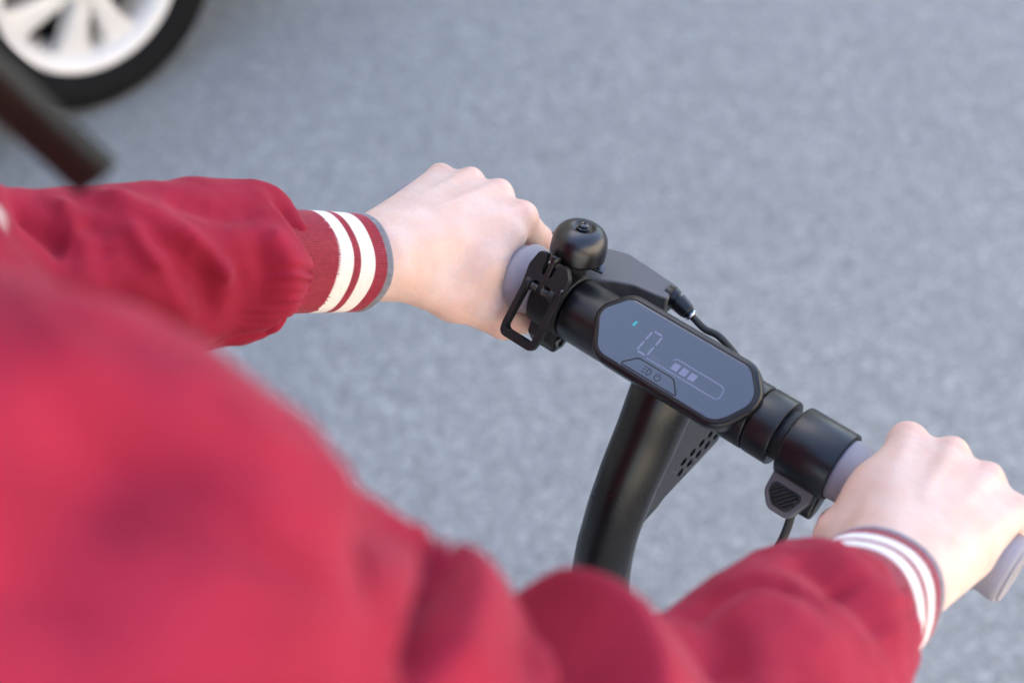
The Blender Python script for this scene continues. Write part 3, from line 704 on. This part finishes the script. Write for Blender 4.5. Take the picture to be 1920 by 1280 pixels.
def head_fn(P):
    c = HC
    d = sd_ell(P, c + [0, -.008, .02], (.074, .092, .094))
    d = smin(d, sd_ell(P, c + [0, .030, -.055], (.055, .058, .062)), .03)          # jaw
    d = smin(d, sd_cone(P, c + [0, -.01, -.06], c + [.003, -.03, -.14], .050, .052), .02)
    d = smin(d, sd_cone(P, c + [0, .083, .012], c + [0, .104, -.026], .008, .012), .014)   # nose
    d = smin(d, sd_cone(P, c + [-.034, .078, .030], c + [.034, .078, .030], .010, .010), .014)  # brow
    d = smin(d, sd_cone(P, c + [-.017, .083, -.053], c + [.017, .083, -.053], .0065, .0065), .006)
    d = smin(d, sd_cone(P, c + [-.015, .081, -.064], c + [.015, .081, -.064], .0068, .0068), .006)
    for s in (-1, 1):
        d = -smin(-d, sd_ell(P, c + [s * .031, .092, .010], (.016, .014, .010)), .008)
        d = smin(d, sd_ell(P, c + [s * .076, -.006, -.004], (.009, .018, .030)), .008)
    return d
VH, FH = surfnets(head_fn, HC - [.10, .13, .19], HC + [.10, .13, .13], .005)
Vs = [VR, VL_, VB, VH]; Fs = [FR, FL_, FB, FH]; off = np.cumsum([0] + [len(q) for q in Vs[:-1]])
body = PP('body', np.concatenate(Vs), np.concatenate([f + o for f, o in zip(Fs, off)]), 'skin')
fl = np.concatenate([flR, flL, np.full(len(VB), .1), np.full(len(VH), .15)])
at_ = body.data.attributes.new('flush', 'FLOAT', 'POINT'); at_.data.foreach_set('value', fl.astype(np.float32))
for s in (-1, 1):
    V, F = lathe([(-.011, .002), (-.008, .008), (0, .0115), (.006, .0098), (.0102, .005), (.0113, .001)], HC + [s * .031, .078, .010], (0, 1, 0), 24); ey = PP('eye', V, F, 'eye_white')
    V, F = lathe([(.0098, .0056), (.0112, .0046), (.0119, .001)], HC + [s * .031, .078, .010], (0, 1, 0), 20); mk('iris', V, F, 'eye_dark', ey)
# hair: cap plus long locks; one thick lock hangs forward over the chest
def hair_fn(P):
    c = HC
    d = sd_ell(P, c + [0, -.014, .030], (.088, .100, .098))
    d = smin(d, sd_cone(P, c + [0, -.07, .0], c + [.0, -.10, -.16], .075, .055), .03)
    for s in (-1, 1): d = smin(d, sd_cone(P, c + [s * .078, -.02, .02], c + [s * .080, -.03, -.13], .022, .020), .02)
    face = sd_ell(P, c + [0, .095, -.02], (.066, .075, .090)); d = np.maximum(d, -face)
    return d
VV, FF = surfnets(hair_fn, HC - [.13, .2, .26], HC + [.13, .12, .15], .006)
nn = vnoise(VV * np.array([1, 1, .12]), 160, 5); ctr = VV - HC; VV = VV + ctr / np.linalg.norm(ctr, axis=1)[:, None] * (nn * .0035)[:, None]
hair = PP('hair', VV, FF, 'hair_brown')
lp = catmull([(-.095, -.352, .600), (-.092, -.352, .51), (-0.0774, -0.3446, 0.4215), (-0.0586, -0.3273, 0.3763), (-0.0342, -0.3169, 0.3461)], 10)
T, U, W = frames(lp, (.55, .30, .78)); n_ = 26; V = []; thh = np.linspace(0, 2 * np.pi, n_, endpoint=False)
for i, p in enumerate(lp):
    a_, b__ = .0090, .0036
    for q in thh:
        cs, sn = math.cos(q), math.sin(q); se = lambda x: math.copysign(abs(x) ** .32, x)
        k = 1 + .05 * math.sin(q * 9 + i * .05) + .03 * math.sin(q * 17)
        V.append(p + U[i] * a_ * se(cs) * k + W[i] * b__ * se(sn) * k)
F = [(i * n_ + j, i * n_ + (j + 1) % n_, (i + 1) * n_ + (j + 1) % n_, (i + 1) * n_ + j) for i in range(len(lp) - 1) for j in range(n_)] + [tuple(range(n_))[::-1], tuple((len(lp) - 1) * n_ + j for j in range(n_))]
mk('hair_lock', V, F, 'hair_brown', hair, auto=50)

# ---- jacket
CAMV = np.array([.289, -.4936, .65])
def polydist(Sg, Tg, poly):
    """distance of every (arc, girth) grid point to a polyline, and the position along it"""
    best = np.full(Sg.shape, 1e9); pos = np.zeros(Sg.shape); sgn_ = np.ones(Sg.shape); n = len(poly) - 1
    for i in range(n):
        a, b_ = np.array(poly[i], float), np.array(poly[i + 1], float); e = b_ - a; l2 = max(e @ e, 1e-12)
        t = np.clip(((Sg - a[0]) * e[0] + (Tg - a[1]) * e[1]) / l2, 0, 1)
        qx, qy = Sg - (a[0] + t * e[0]), Tg - (a[1] + t * e[1]); d = np.hypot(qx, qy); m_ = d < best
        best = np.where(m_, d, best); pos = np.where(m_, (i + t) / n, pos); sgn_ = np.where(m_, np.sign(e[0] * qy - e[1] * qx), sgn_)
    return best, pos, sgn_

def sleeve_surface(path_pts, radii, ns, nth):
    path = catmull(path_pts, ns); s = np.concatenate([[0], np.cumsum(np.linalg.norm(np.diff(path, axis=0), axis=1))])
    kk = np.arange(len(path_pts)) * ns; rad = np.interp(np.arange(len(path)), kk, radii)
    ker = np.hanning(2 * (ns // 2) + 1); ker /= ker.sum(); rp = np.pad(rad, ns // 2, mode='edge'); rad = np.convolve(rp, ker, 'valid')
    T = np.gradient(path, axis=0); T /= np.linalg.norm(T, axis=1)[:, None]
    tc_ = CAMV[None] - path; U = tc_ - T * (tc_ * T).sum(1)[:, None]; U /= np.linalg.norm(U, axis=1)[:, None]; W = np.cross(T, U)
    th = np.linspace(-np.pi, np.pi, nth, endpoint=False)
    return path, s, rad, T, U, W, th

def build_sleeve(name, path_pts, radii, folds, ns, nth, seed, parent, end_gather=None, noise=(.0030, .0010)):
    path, s, rad, T, U, W, th = sleeve_surface(path_pts, radii, ns, nth)
    Sg, Tg = np.meshgrid(s, th, indexing='ij'); Gg = Tg * rad[:, None]
    D = np.zeros_like(Sg)
    for poly, amp, wl, wr_ in folds:
        pl = [(a, b_) for a, b_ in poly]                       # (arc length, girth) in metres
        d, pos, sg = polydist(Sg, Gg, pl); wd = np.where(sg > 0, wl, wr_)
        D += amp * np.exp(-(d / wd) ** 2) * np.clip(np.sin(np.pi * np.clip(pos * .86 + .07, 0, 1)) * 1.5, 0, 1)
    if end_gather:
        s1, ln, amp = end_gather; ph = vnoise(np.stack([np.cos(Tg) * 2.2, np.sin(Tg) * 2.2, Sg * 0], -1), 1.0, seed) * 2.2
        D += amp * np.sin(Tg * 8 + ph * 5) * np.exp(-((s1 - Sg) / ln) ** 2) * (1 + .5 * np.sin(Tg * 3 + 1))
    base = path[:, None] + rad[:, None, None] * (np.cos(Tg)[..., None] * U[:, None] + np.sin(Tg)[..., None] * W[:, None])
    D += noise[0] * vnoise(base, 20, seed + 2) + .6 * noise[0] * vnoise(base, 40, seed) + noise[1] * vnoise(base, 95, seed + 1)
    Nn = np.cos(Tg)[..., None] * U[:, None] + np.sin(Tg)[..., None] * W[:, None]
    V = (base + Nn * D[..., None]).reshape(-1, 3); n = nth; mm_ = len(path)
    i, j = np.meshgrid(np.arange(mm_ - 1), np.arange(n), indexing='ij'); k = (j + 1) % n
    F = np.stack([i * n + j, i * n + k, (i + 1) * n + k, (i + 1) * n + j], -1).reshape(-1, 4)
    return mk(name, V, F, 'jacket_red', parent)

# torso of the jacket
def jacket_fn(P):
    d = sd_cone(P, (-.235, -.455, .352), (.015, -.458, .320), .068, .066)
    d = smin(d, sd_cone(P, (-.105, -.47, .30), (-.085, -.53, -.04), .135, .150), .07)
    d = smin(d, sd_cone(P, (-.17, -.46, .25), (-.14, -.53, -.03), .11, .12), .06)
    d = smin(d, sd_cone(P, (-.03, -.45, .25), (-.02, -.52, -.03), .11, .12), .06)
    d = smin(d, sd_cone(P, (-.105, -.455, .38), (-.110, -.44, .44), .075, .068), .05)
    d = smin(d, sd_cone(P, (-.1490, -.3365, .2635), (-.150, -.40, .20), .034, .06), .012)
    return d
VJ, FJ = surfnets(jacket_fn, (-.40, -.75, -.12), (.22, -.26, .55), .007)
VJ = VJ + (.004 * vnoise(VJ, 22, 11))[:, None] * ((VJ - np.array([-.1, -.5, .2])) / np.linalg.norm(VJ - np.array([-.1, -.5, .2]), axis=1)[:, None])
jacket = PP('jacket', VJ, FJ, 'jacket_red')
tL = (AL - EL) / np.linalg.norm(AL - EL); tR = (AR - ER) / np.linalg.norm(AR - ER)
FOLDS_L = [
    ([(0.4086, -0.0126), (0.4021, -0.0203), (0.395, -0.0346), (0.3873, -0.053)], 0.0056, 0.007, 0.007),
    ([(0.3987, 0.0038), (0.3931, -0.0103), (0.3893, -0.0271)], 0.0056, 0.006, 0.006),
    ([(0.4368, 0.0112), (0.4223, -0.0025), (0.4071, -0.0202)], 0.0068, 0.0065, 0.0065),
    ([(0.377, -0.0066), (0.3682, -0.0305), (0.3568, -0.051)], 0.0052, 0.008, 0.008),
    ([(0.3498, -0.0189), (0.3379, -0.0329), (0.3075, -0.058)], -0.0104, 0.009, 0.009),
    ([(0.3726, -0.0079), (0.3726, -0.0224), (0.366, -0.0345)], -0.0071, 0.007, 0.007),
    ([(0.4071, 0.0114), (0.4021, -0.0076), (0.395, -0.0333)], -0.0056, 0.0065, 0.0065),
    ([(0.4257, 0.0349), (0.4185, 0.0125), (0.4145, -0.0075)], -0.0075, 0.009, 0.009),
    ([(0.446, 0.0419), (0.4452, 0.0198), (0.4368, -0.0012)], -0.0052, 0.008, 0.008),
    ([(0.4661, -0.0285), (0.43, -0.0299), (0.4071, -0.0455)], -0.0056, 0.009, 0.009),
    ([(0.4908, -0.005), (0.4822, -0.0153), (0.4784, -0.0285), (0.4763, -0.0428)], -0.009, 0.0042, 0.0042),
    ([(0.4709, 0.0175), (0.4671, -0.0036), (0.4606, -0.0169)], 0.0056, 0.008, 0.008),
    ([(0.4468, 0.0567), (0.4651, 0.0537), (0.4796, 0.0354)], -0.0094, 0.0045, 0.0045),
    ([(0.4403, 0.0508), (0.4086, 0.0265), (0.395, 0.0051)], 0.0046, 0.01, 0.01),
    ([(0.4546, 0.0318), (0.4553, 0.0098), (0.4508, -0.0086)], -0.0045, 0.007, 0.007),
]
FOLDS_R = [
    ([(0.2234, -0.0109), (0.2294, -0.0243), (0.237, -0.037), (0.2462, -0.0531), (0.2555, -0.0728), (0.2416, -0.0699), (0.234, -0.0732)], 0.0075, 0.02, 0.0035),
    ([(0.2164, -0.0109), (0.2224, -0.0243), (0.23, -0.037), (0.2392, -0.0531), (0.2485, -0.0728), (0.2346, -0.0699), (0.227, -0.0732)], -0.019, 0.006, 0.0085),
    ([(0.4208, -0.0139), (0.4466, -0.0305), (0.4784, -0.0554)], -0.012, 0.014, 0.016),
    ([(0.1426, -0.0218), (0.1441, -0.0296), (0.1456, -0.0354), (0.1485, -0.0371)], -0.005, 0.016, 0.016),
    ([(0.1589, -0.0304), (0.1831, -0.0461), (0.2189, -0.0694)], -0.007, 0.014, 0.014),
    ([(0.1559, -0.0344), (0.1634, -0.0525), (0.1604, -0.0662)], 0.004, 0.018, 0.018),
    ([(0.135, 0.018), (0.1334, 0.004), (0.1334, -0.008), (0.1334, -0.0221), (0.1334, -0.0362), (0.135, -0.0481), (0.135, -0.0582)], -0.017, 0.0095, 0.0085),
    ([(0.1334, -0.0663), (0.13, -0.0725), (0.1265, -0.0706), (0.1227, -0.0666)], -0.0065, 0.009, 0.009),
    ([(0.1206, -0.0585), (0.1283, -0.0645), (0.1366, -0.068), (0.1426, -0.0732)], 0.005, 0.016, 0.016),
    ([(0.5251, -0.0026), (0.5278, -0.0179), (0.532, -0.0354)], -0.006, 0.01, 0.01),
    ([(0.5014, -0.0163), (0.4937, -0.033), (0.4739, -0.0499)], -0.0045, 0.008, 0.008),
    ([(0.5269, 0.0205), (0.5295, 0.0038), (0.5295, -0.014)], -0.005, 0.009, 0.009),
    ([(0.4784, 0.0125), (0.4784, -0.0097), (0.4806, -0.0332)], 0.003, 0.014, 0.014),
    ([(0.2682, -0.029), (0.278, -0.0496), (0.2897, -0.0761)], -0.008, 0.009, 0.009),
    ([(0.2114, -0.0162), (0.2099, -0.0309), (0.1786, -0.0359)], 0.003, 0.02, 0.02),
    ([(0.296, 0.05), (0.302, 0), (0.31, -0.04), (0.317, -0.08), (0.322, -0.13)], 0.02, 0.034, 0.0065),
    ([(0.285, 0.05), (0.291, 0), (0.299, -0.04), (0.306, -0.08), (0.311, -0.13)], -0.017, 0.0065, 0.01),
    ([(0.345, 0.03), (0.352, 0), (0.365, -0.05), (0.37, -0.1)], 0.007, 0.03, 0.03),
    ([(0.442, -0.02), (0.448, -0.07), (0.45, -0.12)], 0.014, 0.022, 0.026),
]
#FOLDS#
CL_, CR_ = .071, .062
PATH_L = [SL + [.03, -.005, .02], SL * .5 + EL * .5 + [-.012, -.01, 0], EL + [-.004, -.010, -.020], EL * .62 + AL * .38 + [-.0015, 0, -.010], AL - tL * (CL_ + .030) + [0, 0, -.004], AL - tL * (CL_ + .004), AL - tL * (CL_ - .012)]
RAD_L = [.070, .060, .054, .048, .047, .044, .030]
SR2, ER2 = np.array([.060, -.425, .335]), np.array([.1800, -.2850, .1480])
PATH_R = [np.array([-.06, -.455, .325]), SR2, SR2 * .74 + ER2 * .26 + [0, -.004, .002], SR2 * .48 + ER2 * .52 + [0, -.006, .003], SR2 * .22 + ER2 * .78 + [.002, -.009, -.002], ER2 + [.004, -.010, -.004], ER2 * .60 + AR * .40 + [0, 0, -.002], AR - tR * (CR_ + .030), AR - tR * (CR_ + .004), AR - tR * (CR_ - .012)]
RAD_R = [.066, .079, .066, .052, .054, .053, .053, .047, .0425, .032]
build_sleeve('sleeve', PATH_L, RAD_L, FOLDS_L, 56, 240, 21, jacket, (.487, .026, .0013))
build_sleeve('sleeve', PATH_R, RAD_R, FOLDS_R, 56, 280, 31, jacket, (.577, .026, .0013), noise=(.0018, .0008))

def build_cuff(A, t, r0, r1, ref, CUFF, parent):
    """ribbed knit tube; stripes from the hand end backwards, with the knit's offset at the seam"""
    ribs = 132; nth = ribs * 4; L = CUFF + .012; ns = 66
    s = np.linspace(0, L, ns); th = np.linspace(0, 2 * np.pi, nth, endpoint=False)
    T = t; U = np.array(ref, float); U = U - T * (U @ T); U /= np.linalg.norm(U); W = np.cross(T, U)
    Sg, Tg = np.meshgrid(s, th, indexing='ij')
    rad = r0 + (r1 - r0) * (Sg / L) ** 1.2 + .0009 * np.exp(-((Sg - .001) / .002) ** 2) - .0013 * np.exp(-(Sg / .0012) ** 2)
    rad = rad + .00046 * np.cos(ribs * Tg) + .0006 * np.sin(3 * Tg + 1 + Sg * 30) + .0004 * np.sin(5 * Tg + Sg * 60)
    V = A + (-T) * Sg[..., None] + rad[..., None] * (np.cos(Tg)[..., None] * U + .93 * np.sin(Tg)[..., None] * W)
    V = V.reshape(-1, 3); i, j = np.meshgrid(np.arange(ns - 1), np.arange(nth), indexing='ij'); k = (j + 1) % nth
    F = np.stack([i * nth + j, (i + 1) * nth + j, (i + 1) * nth + k, i * nth + k], -1).reshape(-1, 4)
    sm = (s[:-1] + s[1:]) / 2; sh = np.where((th > 1.9) & (th < 3.6), .0016, 0.0); q = sm[:, None] + sh[None]
    q = q + .00035 * (np.cos(ribs * th) > 0)[None]
    mi = np.zeros(q.shape, int); mi[q < .0056] = 2
    mi[(q > .0150) & (q < .0255)] = 1; mi[(q > .0308) & (q < .0410)] = 1
    return mk('cuff', V, F, ['rib_red', 'rib_white', 'rib_grey'], parent, midx=mi.reshape(-1))
cuff_l = build_cuff(AL, tL, .0318, .0330, CAMV - AL, CL_ + .004, jacket)
cuff_r = build_cuff(AR, tR, .0362, .0368, CAMV - AR, CR_ + .004, jacket)
# waistband and stand-up collar of the jacket
V, F = tube(catmull([(-.088, -.53, -.085), (-.088, -.532, -.15)], 6), .158, 96, ref=(0, 1, 0), caps=False); V = np.array(V); V[:, 1] = -.531 + (V[:, 1] + .531) * .82; mk('waistband', V, F, 'rib_red', jacket)
V, F = tube(catmull([(-.108, -.452, .425), (-.112, -.440, .480)], 6), [.074] * 4 + [.072] * 3, 72, ref=(0, 1, 0), caps=False); mk('collar', V, F, 'rib_red', jacket)
# pale embroidered emblem on the chest of the jacket
ec = np.array([-.1490, -.3365, .2635]); en = np.array([.80, .55, .22]); en /= np.linalg.norm(en)
eu = np.cross(en, [0, 0, 1.]); eu /= np.linalg.norm(eu); ev = np.cross(en, eu); V = [ec + en * .0362]; F = []
for i, a in enumerate((.16, .32, .46)):
    for j in range(24):
        q = 2 * np.pi * j / 24; dd = en * math.cos(a) + (eu * math.cos(q) * .8 + ev * math.sin(q)) * math.sin(a); V.append(ec + dd * (.0362 if i < 2 else .0340))
for j in range(24):
    k = (j + 1) % 24; F += [(0, 1 + j, 1 + k), (1 + j, 25 + j, 25 + k, 1 + k), (25 + j, 49 + j, 49 + k, 25 + k)]
mk('emblem', V, F, 'rib_white', jacket)
# ---- trousers and shoes
def trouser_fn(P):
    d = None
    for s in (-1, 1):
        hp_, kn, an = np.array([-.07 + s * .085, -.53, -.08]), np.array([-.06 + s * .078, -.40 - .08 * (s < 0), -.46]), np.array([-.03 + s * .042, -.36 - .26 * (s < 0), -.80])
        e = sd_cone(P, hp_, kn, .095, .068); e = smin(e, sd_cone(P, kn, an, .068, .054), .03)
        d = e if d is None else smin(d, e, .01)
    d = smin(d, sd_cone(P, (-.13, -.53, -.10), (-.02, -.53, -.10), .115, .115), .04)
    return np.maximum(d, -.805 - P[2])
VT, FT = surfnets(trouser_fn, (-.32, -.78, -.83), (.22, -.24, .06), .010)
VT = VT + (.005 * vnoise(VT, 18, 4) + .003 * vnoise(VT, 45, 6))[:, None] * np.array([1, .6, 0]); PP('trousers', VT, FT, 'denim')
for s in (-1, 1):
    an = np.array([-.03 + s * .042, -.36 - .26 * (s < 0), -.80])
    def shoe_fn(P, an=an):
        d = sd_cone(P, an + [0, 0, .02], an + [0, .0, -.045], .044, .042); d = smin(d, sd_cone(P, an + [0, -.02, -.055], an + [0, .15, -.062], .040, .036), .03)
        return np.maximum(d, -.8945 - P[2])
    V, F = surfnets(shoe_fn, an - [.08, .10, .12], an + [.08, .22, .09], .007); PP('shoe', V, F, 'shoe_canvas')

# ------------------------------------------------------------------ parked car beside the rider (only one wheel and its shadow are in view)
car = empty('parked_car', (-2.28, -.55, 0)); car.rotation_euler.z = R(81.27 - 90)
tag(car, 'parked silver car with pale alloy wheels standing on the asphalt', 'car')
def C_(name, V, F, mat, parent=car, **k): return mk(name, V, F, mat, parent, **k)
# axle positions in the car's frame so that the near front wheel stands at (-1.664, .662)
ca, sa = math.cos(car.rotation_euler.z), math.sin(car.rotation_euler.z); dx_, dy_ = -1.6637 + 2.28, .6616 + .55
WX = ca * dx_ + sa * dy_; WY = -sa * dx_ + ca * dy_; WB = 2.55
WR = .262; RIM = .175
stn = [(WY + .82, .52, .62, .60, .62), (WY + .78, .74, .30, .74, .64), (WY + .40, .83, .20, .82, .86), (WY - .25, .86, .20, .98, .0), (WY - .55, .87, .20, 1.0, 0), (WY - 1.25, .87, .20, 1.0, 0), (WY - 2.2, .87, .20, 1.02, 0), (WY - 2.95, .85, .22, 1.0, 0), (WY - 3.30, .78, .30, .94, 0), (WY - 3.36, .60, .42, .88, 0)]
W0 = WX + .012
V, F = [], []
for y, hw, zb, zt, _ in stn:
    hw = min(hw, 1) / .87 * W0
    for x, z in ((0, zb), (.82 * hw, zb), (.97 * hw, zb + .10), (hw, (zb + zt) / 2), (.97 * hw, zt - .09), (.88 * hw, zt), (0, zt + .02)):
        V.append((x, y, z))
    for x, z in ((-.88 * hw, zt), (-.97 * hw, zt - .09), (-hw, (zb + zt) / 2), (-.97 * hw, zb + .10), (-.82 * hw, zb)): V.append((x, y, z))
n = 12
for i in range(len(stn) - 1):
    for j in range(n): F.append((i * n + j, i * n + (j + 1) % n, (i + 1) * n + (j + 1) % n, (i + 1) * n + j))
F.append(tuple(range(n))[::-1]); F.append(tuple((len(stn) - 1) * n + j for j in range(n)))
bd = C_('body_shell', V, F, 'car_paint', auto=50)
bmx = bmesh.new(); bmx.from_mesh(bd.data); bmesh.ops.recalc_face_normals(bmx, faces=bmx.faces); bmx.to_mesh(bd.data); bmx.free()
cut = bmesh.new()
for y in (WY, WY - WB):
    for s in (-1, 1):
        Vc, Fc = lathe([(-.26, .315), (.10, .315)], (s * WX, y, .275), (s, 0, 0), 40)
        vs = [cut.verts.new(v) for v in Vc]
        for f in Fc: cut.faces.new([vs[k] for k in f])
co = from_bm('cutter', cut, 'car_trim'); co.parent = car; bpy.context.view_layer.update(); boolean(bd, co); bd.data.set_sharp_from_angle(angle=R(40))
# cabin
cb = [(WY - .32, .70, .98), (WY - 1.05, .60, 1.44), (WY - 1.9, .60, 1.47), (WY - 2.7, .58, 1.38), (WY - 3.22, .66, .98)]
V, F = [], []
for y, hw, z in cb: V += [(-hw - (.13 if z > 1.1 else .06), y, .97), (-hw, y, z), (0, y, z + .02), (hw, y, z), (hw + (.13 if z > 1.1 else .06), y, .97)]
for i in range(len(cb) - 1):
    for j in range(4): F.append((i * 5 + j, i * 5 + j + 1, (i + 1) * 5 + j + 1, (i + 1) * 5 + j))
C_('cabin', V, F, 'car_paint', auto=30)
for s in (-1, 1):
    for y0, y1 in ((-.62, -1.45), (-1.52, -2.35), (-2.42, -2.95)):
        def pt(y, f):
            yy = WY + y; i = max(k for k in range(len(cb) - 1) if cb[k][0] >= yy); a, b_ = cb[i], cb[i + 1]; t = (yy - a[0]) / (b_[0] - a[0])
            hw = a[1] + t * (b_[1] - a[1]); z = a[2] + t * (b_[2] - a[2]); lowx = hw + (.06 + .07 * min(1, (z - .98) / .2))
            return (s * (lowx + (hw - lowx) * f + .006), yy, .97 + (z - .97) * f)
        ks = np.linspace(y0, y1, 6); Vq = [pt(y, .10) for y in ks] + [pt(y, .84) for y in ks]
        C_('window', Vq, [(i, i + 1, i + 7, i + 6) for i in range(5)], 'car_glass')
    hl = _bevbox(s * .45 - .16, s * .45 + .16, WY + .745, WY + .80, .56, .68, .02, 2, None); from_bm('headlight', hl, 'lamp_clear', car)
    hl = _bevbox(s * .52 - .12, s * .52 + .12, WY - 3.39, WY - 3.33, .70, .84, .02, 2, None); from_bm('tail_light', hl, 'lamp_red', car)
    hl = _bevbox(s * (W0 + .10) - .09, s * (W0 + .10) + .09, WY - .62, WY - .52, 1.0, 1.12, .03, 2, None); from_bm('wing_mirror', hl, 'car_paint', car)
Vq = [(-.62, WY - .40, 1.03), (.62, WY - .40, 1.03), (.55, WY - 1.0, 1.405), (-.55, WY - 1.0, 1.405)]; C_('windscreen', [(a, b_ + .02, c + .03) for a, b_, c in Vq], [(0, 1, 2, 3)], 'car_glass', smooth=False)
# wheels
def car_wheel(x, y, s):
    prof = [(-.115, .172), (-.118, .19), (-.112, .228), (-.095, .252), (-.06, .261), (-.02, .262), (.02, .261), (.050, .254), (.062, .240), (.066, .218), (.062, .200), (.054, .188), (.044, .1785), (.02, .168)]
    V, F = lathe([(a - .050, b_) for a, b_ in prof], (x, y, WR), (s, 0, 0), 96); F = F[:-2]; wh = C_('wheel', V, F, 'tyre_rubber', auto=60)
    # rim: lip, barrel, spokes
    V, F = lathe([(-.016, .169), (-.004, .1778), (.0015, .1770), (.0020, .1715), (-.004, .162), (-.018, .153), (-.034, .149), (-.120, .147)], (x, y, WR), (s, 0, 0), 96); mk('rim', V, F[:-2], 'rim_silver', wh, auto=60)
    V, F = lathe([(-.085, .15), (-.084, .02)], (x, y, WR), (s, 0, 0), 48); mk('brake_disc', V, F, 'car_trim', wh)
    V, F = lathe([(-.06, .048), (-.012, .046), (-.004, .038), (-.002, .028), (-.004, .012)], (x, y, WR), (s, 0, 0), 40); mk('hub_cap', V, F, 'rim_silver', wh, auto=40)
    for k in range(8):
        a = 2 * math.pi * (k + SPK) / 8 + (.07 if k % 2 else -.07)
        rd = Vector((0, math.cos(a), math.sin(a))); tg = Vector((0, -math.sin(a), math.cos(a))); ax_ = Vector((s, 0, 0)); c = Vector((x, y, WR))
        V = []
        for (rr_, hw, h0, h1) in ((.030, .012, -.050, -.007), (.062, .0175, -.048, -.010), (.105, .0210, -.046, -.014), (.138, .0270, -.046, -.019), (.158, .046, -.046, -.018)):
            for (u, h) in ((-hw * 1.15, h0), (-hw, h1 - .004), (-hw * .6, h1), (hw * .6, h1), (hw, h1 - .004), (hw * 1.15, h0)): V.append(c + rd * rr_ + tg * u + ax_ * h)
        F = [(i * 6 + j, i * 6 + (j + 1) % 6, (i + 1) * 6 + (j + 1) % 6, (i + 1) * 6 + j) for i in range(4) for j in range(6)]; sp1 = mk('spoke', V, F, 'rim_silver', wh, auto=50)
SPK = .45
for y in (WY, WY - WB):
    for s in (-1, 1): car_wheel(s * WX, y, s)

# ------------------------------------------------------------------ unseen building added beyond the parked car to keep the rider in shade
bl = empty('shade_building', (-5.2, 0, 0)); tag(bl, 'unseen two storey plaster building added behind the parked car to shade the rider', 'building')
bm = _bevbox(-7, 0, -16, 18, -.2, 8.3, .03, 1, None); wall = from_bm('wall', bm, 'plaster', bl, smooth=False)
bm = _bevbox(-7.3, .30, -16.3, 18.3, 8.303, 8.62, .03, 1, None); from_bm('roof', bm, 'car_trim', bl, smooth=False)
bm = _bevbox(.003, .06, -16, 18, .0, .5, .01, 1, None); from_bm('plinth', bm, 'stone_grey', bl, smooth=False)
for z in (1.1, 4.6):
    for y in range(-14, 17, 3):
        fr_ = from_bm('window', _bevbox(.003, .07, y - .65, y + .65, z, z + 1.7, .01, 1, None), 'shoe_canvas', bl, smooth=False)
        for q in (-1, 1): mk('pane', [(.074, y + q * .31 - .27, z + .08), (.074, y + q * .31 + .27, z + .08), (.074, y + q * .31 + .27, z + 1.62), (.074, y + q * .31 - .27, z + 1.62)], [(0, 1, 2, 3)], 'car_glass', fr_, smooth=False)
        from_bm('sill', _bevbox(.003, .16, y - .75, y + .75, z - .09, z - .004, .01, 1, None), 'stone_grey', fr_, smooth=False)
# ------------------------------------------------------------------ unseen cream building added across the street to bounce warm sunlight back
bl = empty('bounce_building', (8.6, 2, 0)); tag(bl, 'unseen cream building added across the street for warm bounce light', 'building')
from_bm('wall', _bevbox(0, 7, -16, 18, -.2, 6.6, .03, 1, None), 'cream_plaster', bl, smooth=False)
from_bm('roof', _bevbox(-.3, 7.3, -16.3, 18.3, 6.603, 6.9, .03, 1, None), 'car_trim', bl, smooth=False)
for z in (1.2, 4.2):
    for y in range(-14, 17, 4):
        fr_ = from_bm('window', _bevbox(-.07, -.003, y - .6, y + .6, z, z + 1.7, .01, 1, None), 'shoe_canvas', bl, smooth=False)
        for q in (-1, 1): mk('pane', [(-.074, y + q * .29 - .25, z + .08), (-.074, y + q * .29 + .25, z + .08), (-.074, y + q * .29 + .25, z + 1.62), (-.074, y + q * .29 - .25, z + 1.62)], [(0, 1, 2, 3)], 'car_glass', fr_, smooth=False)
        from_bm('sill', _bevbox(-.16, -.003, y - .7, y + .7, z - .09, z - .004, .01, 1, None), 'stone_grey', fr_, smooth=False)
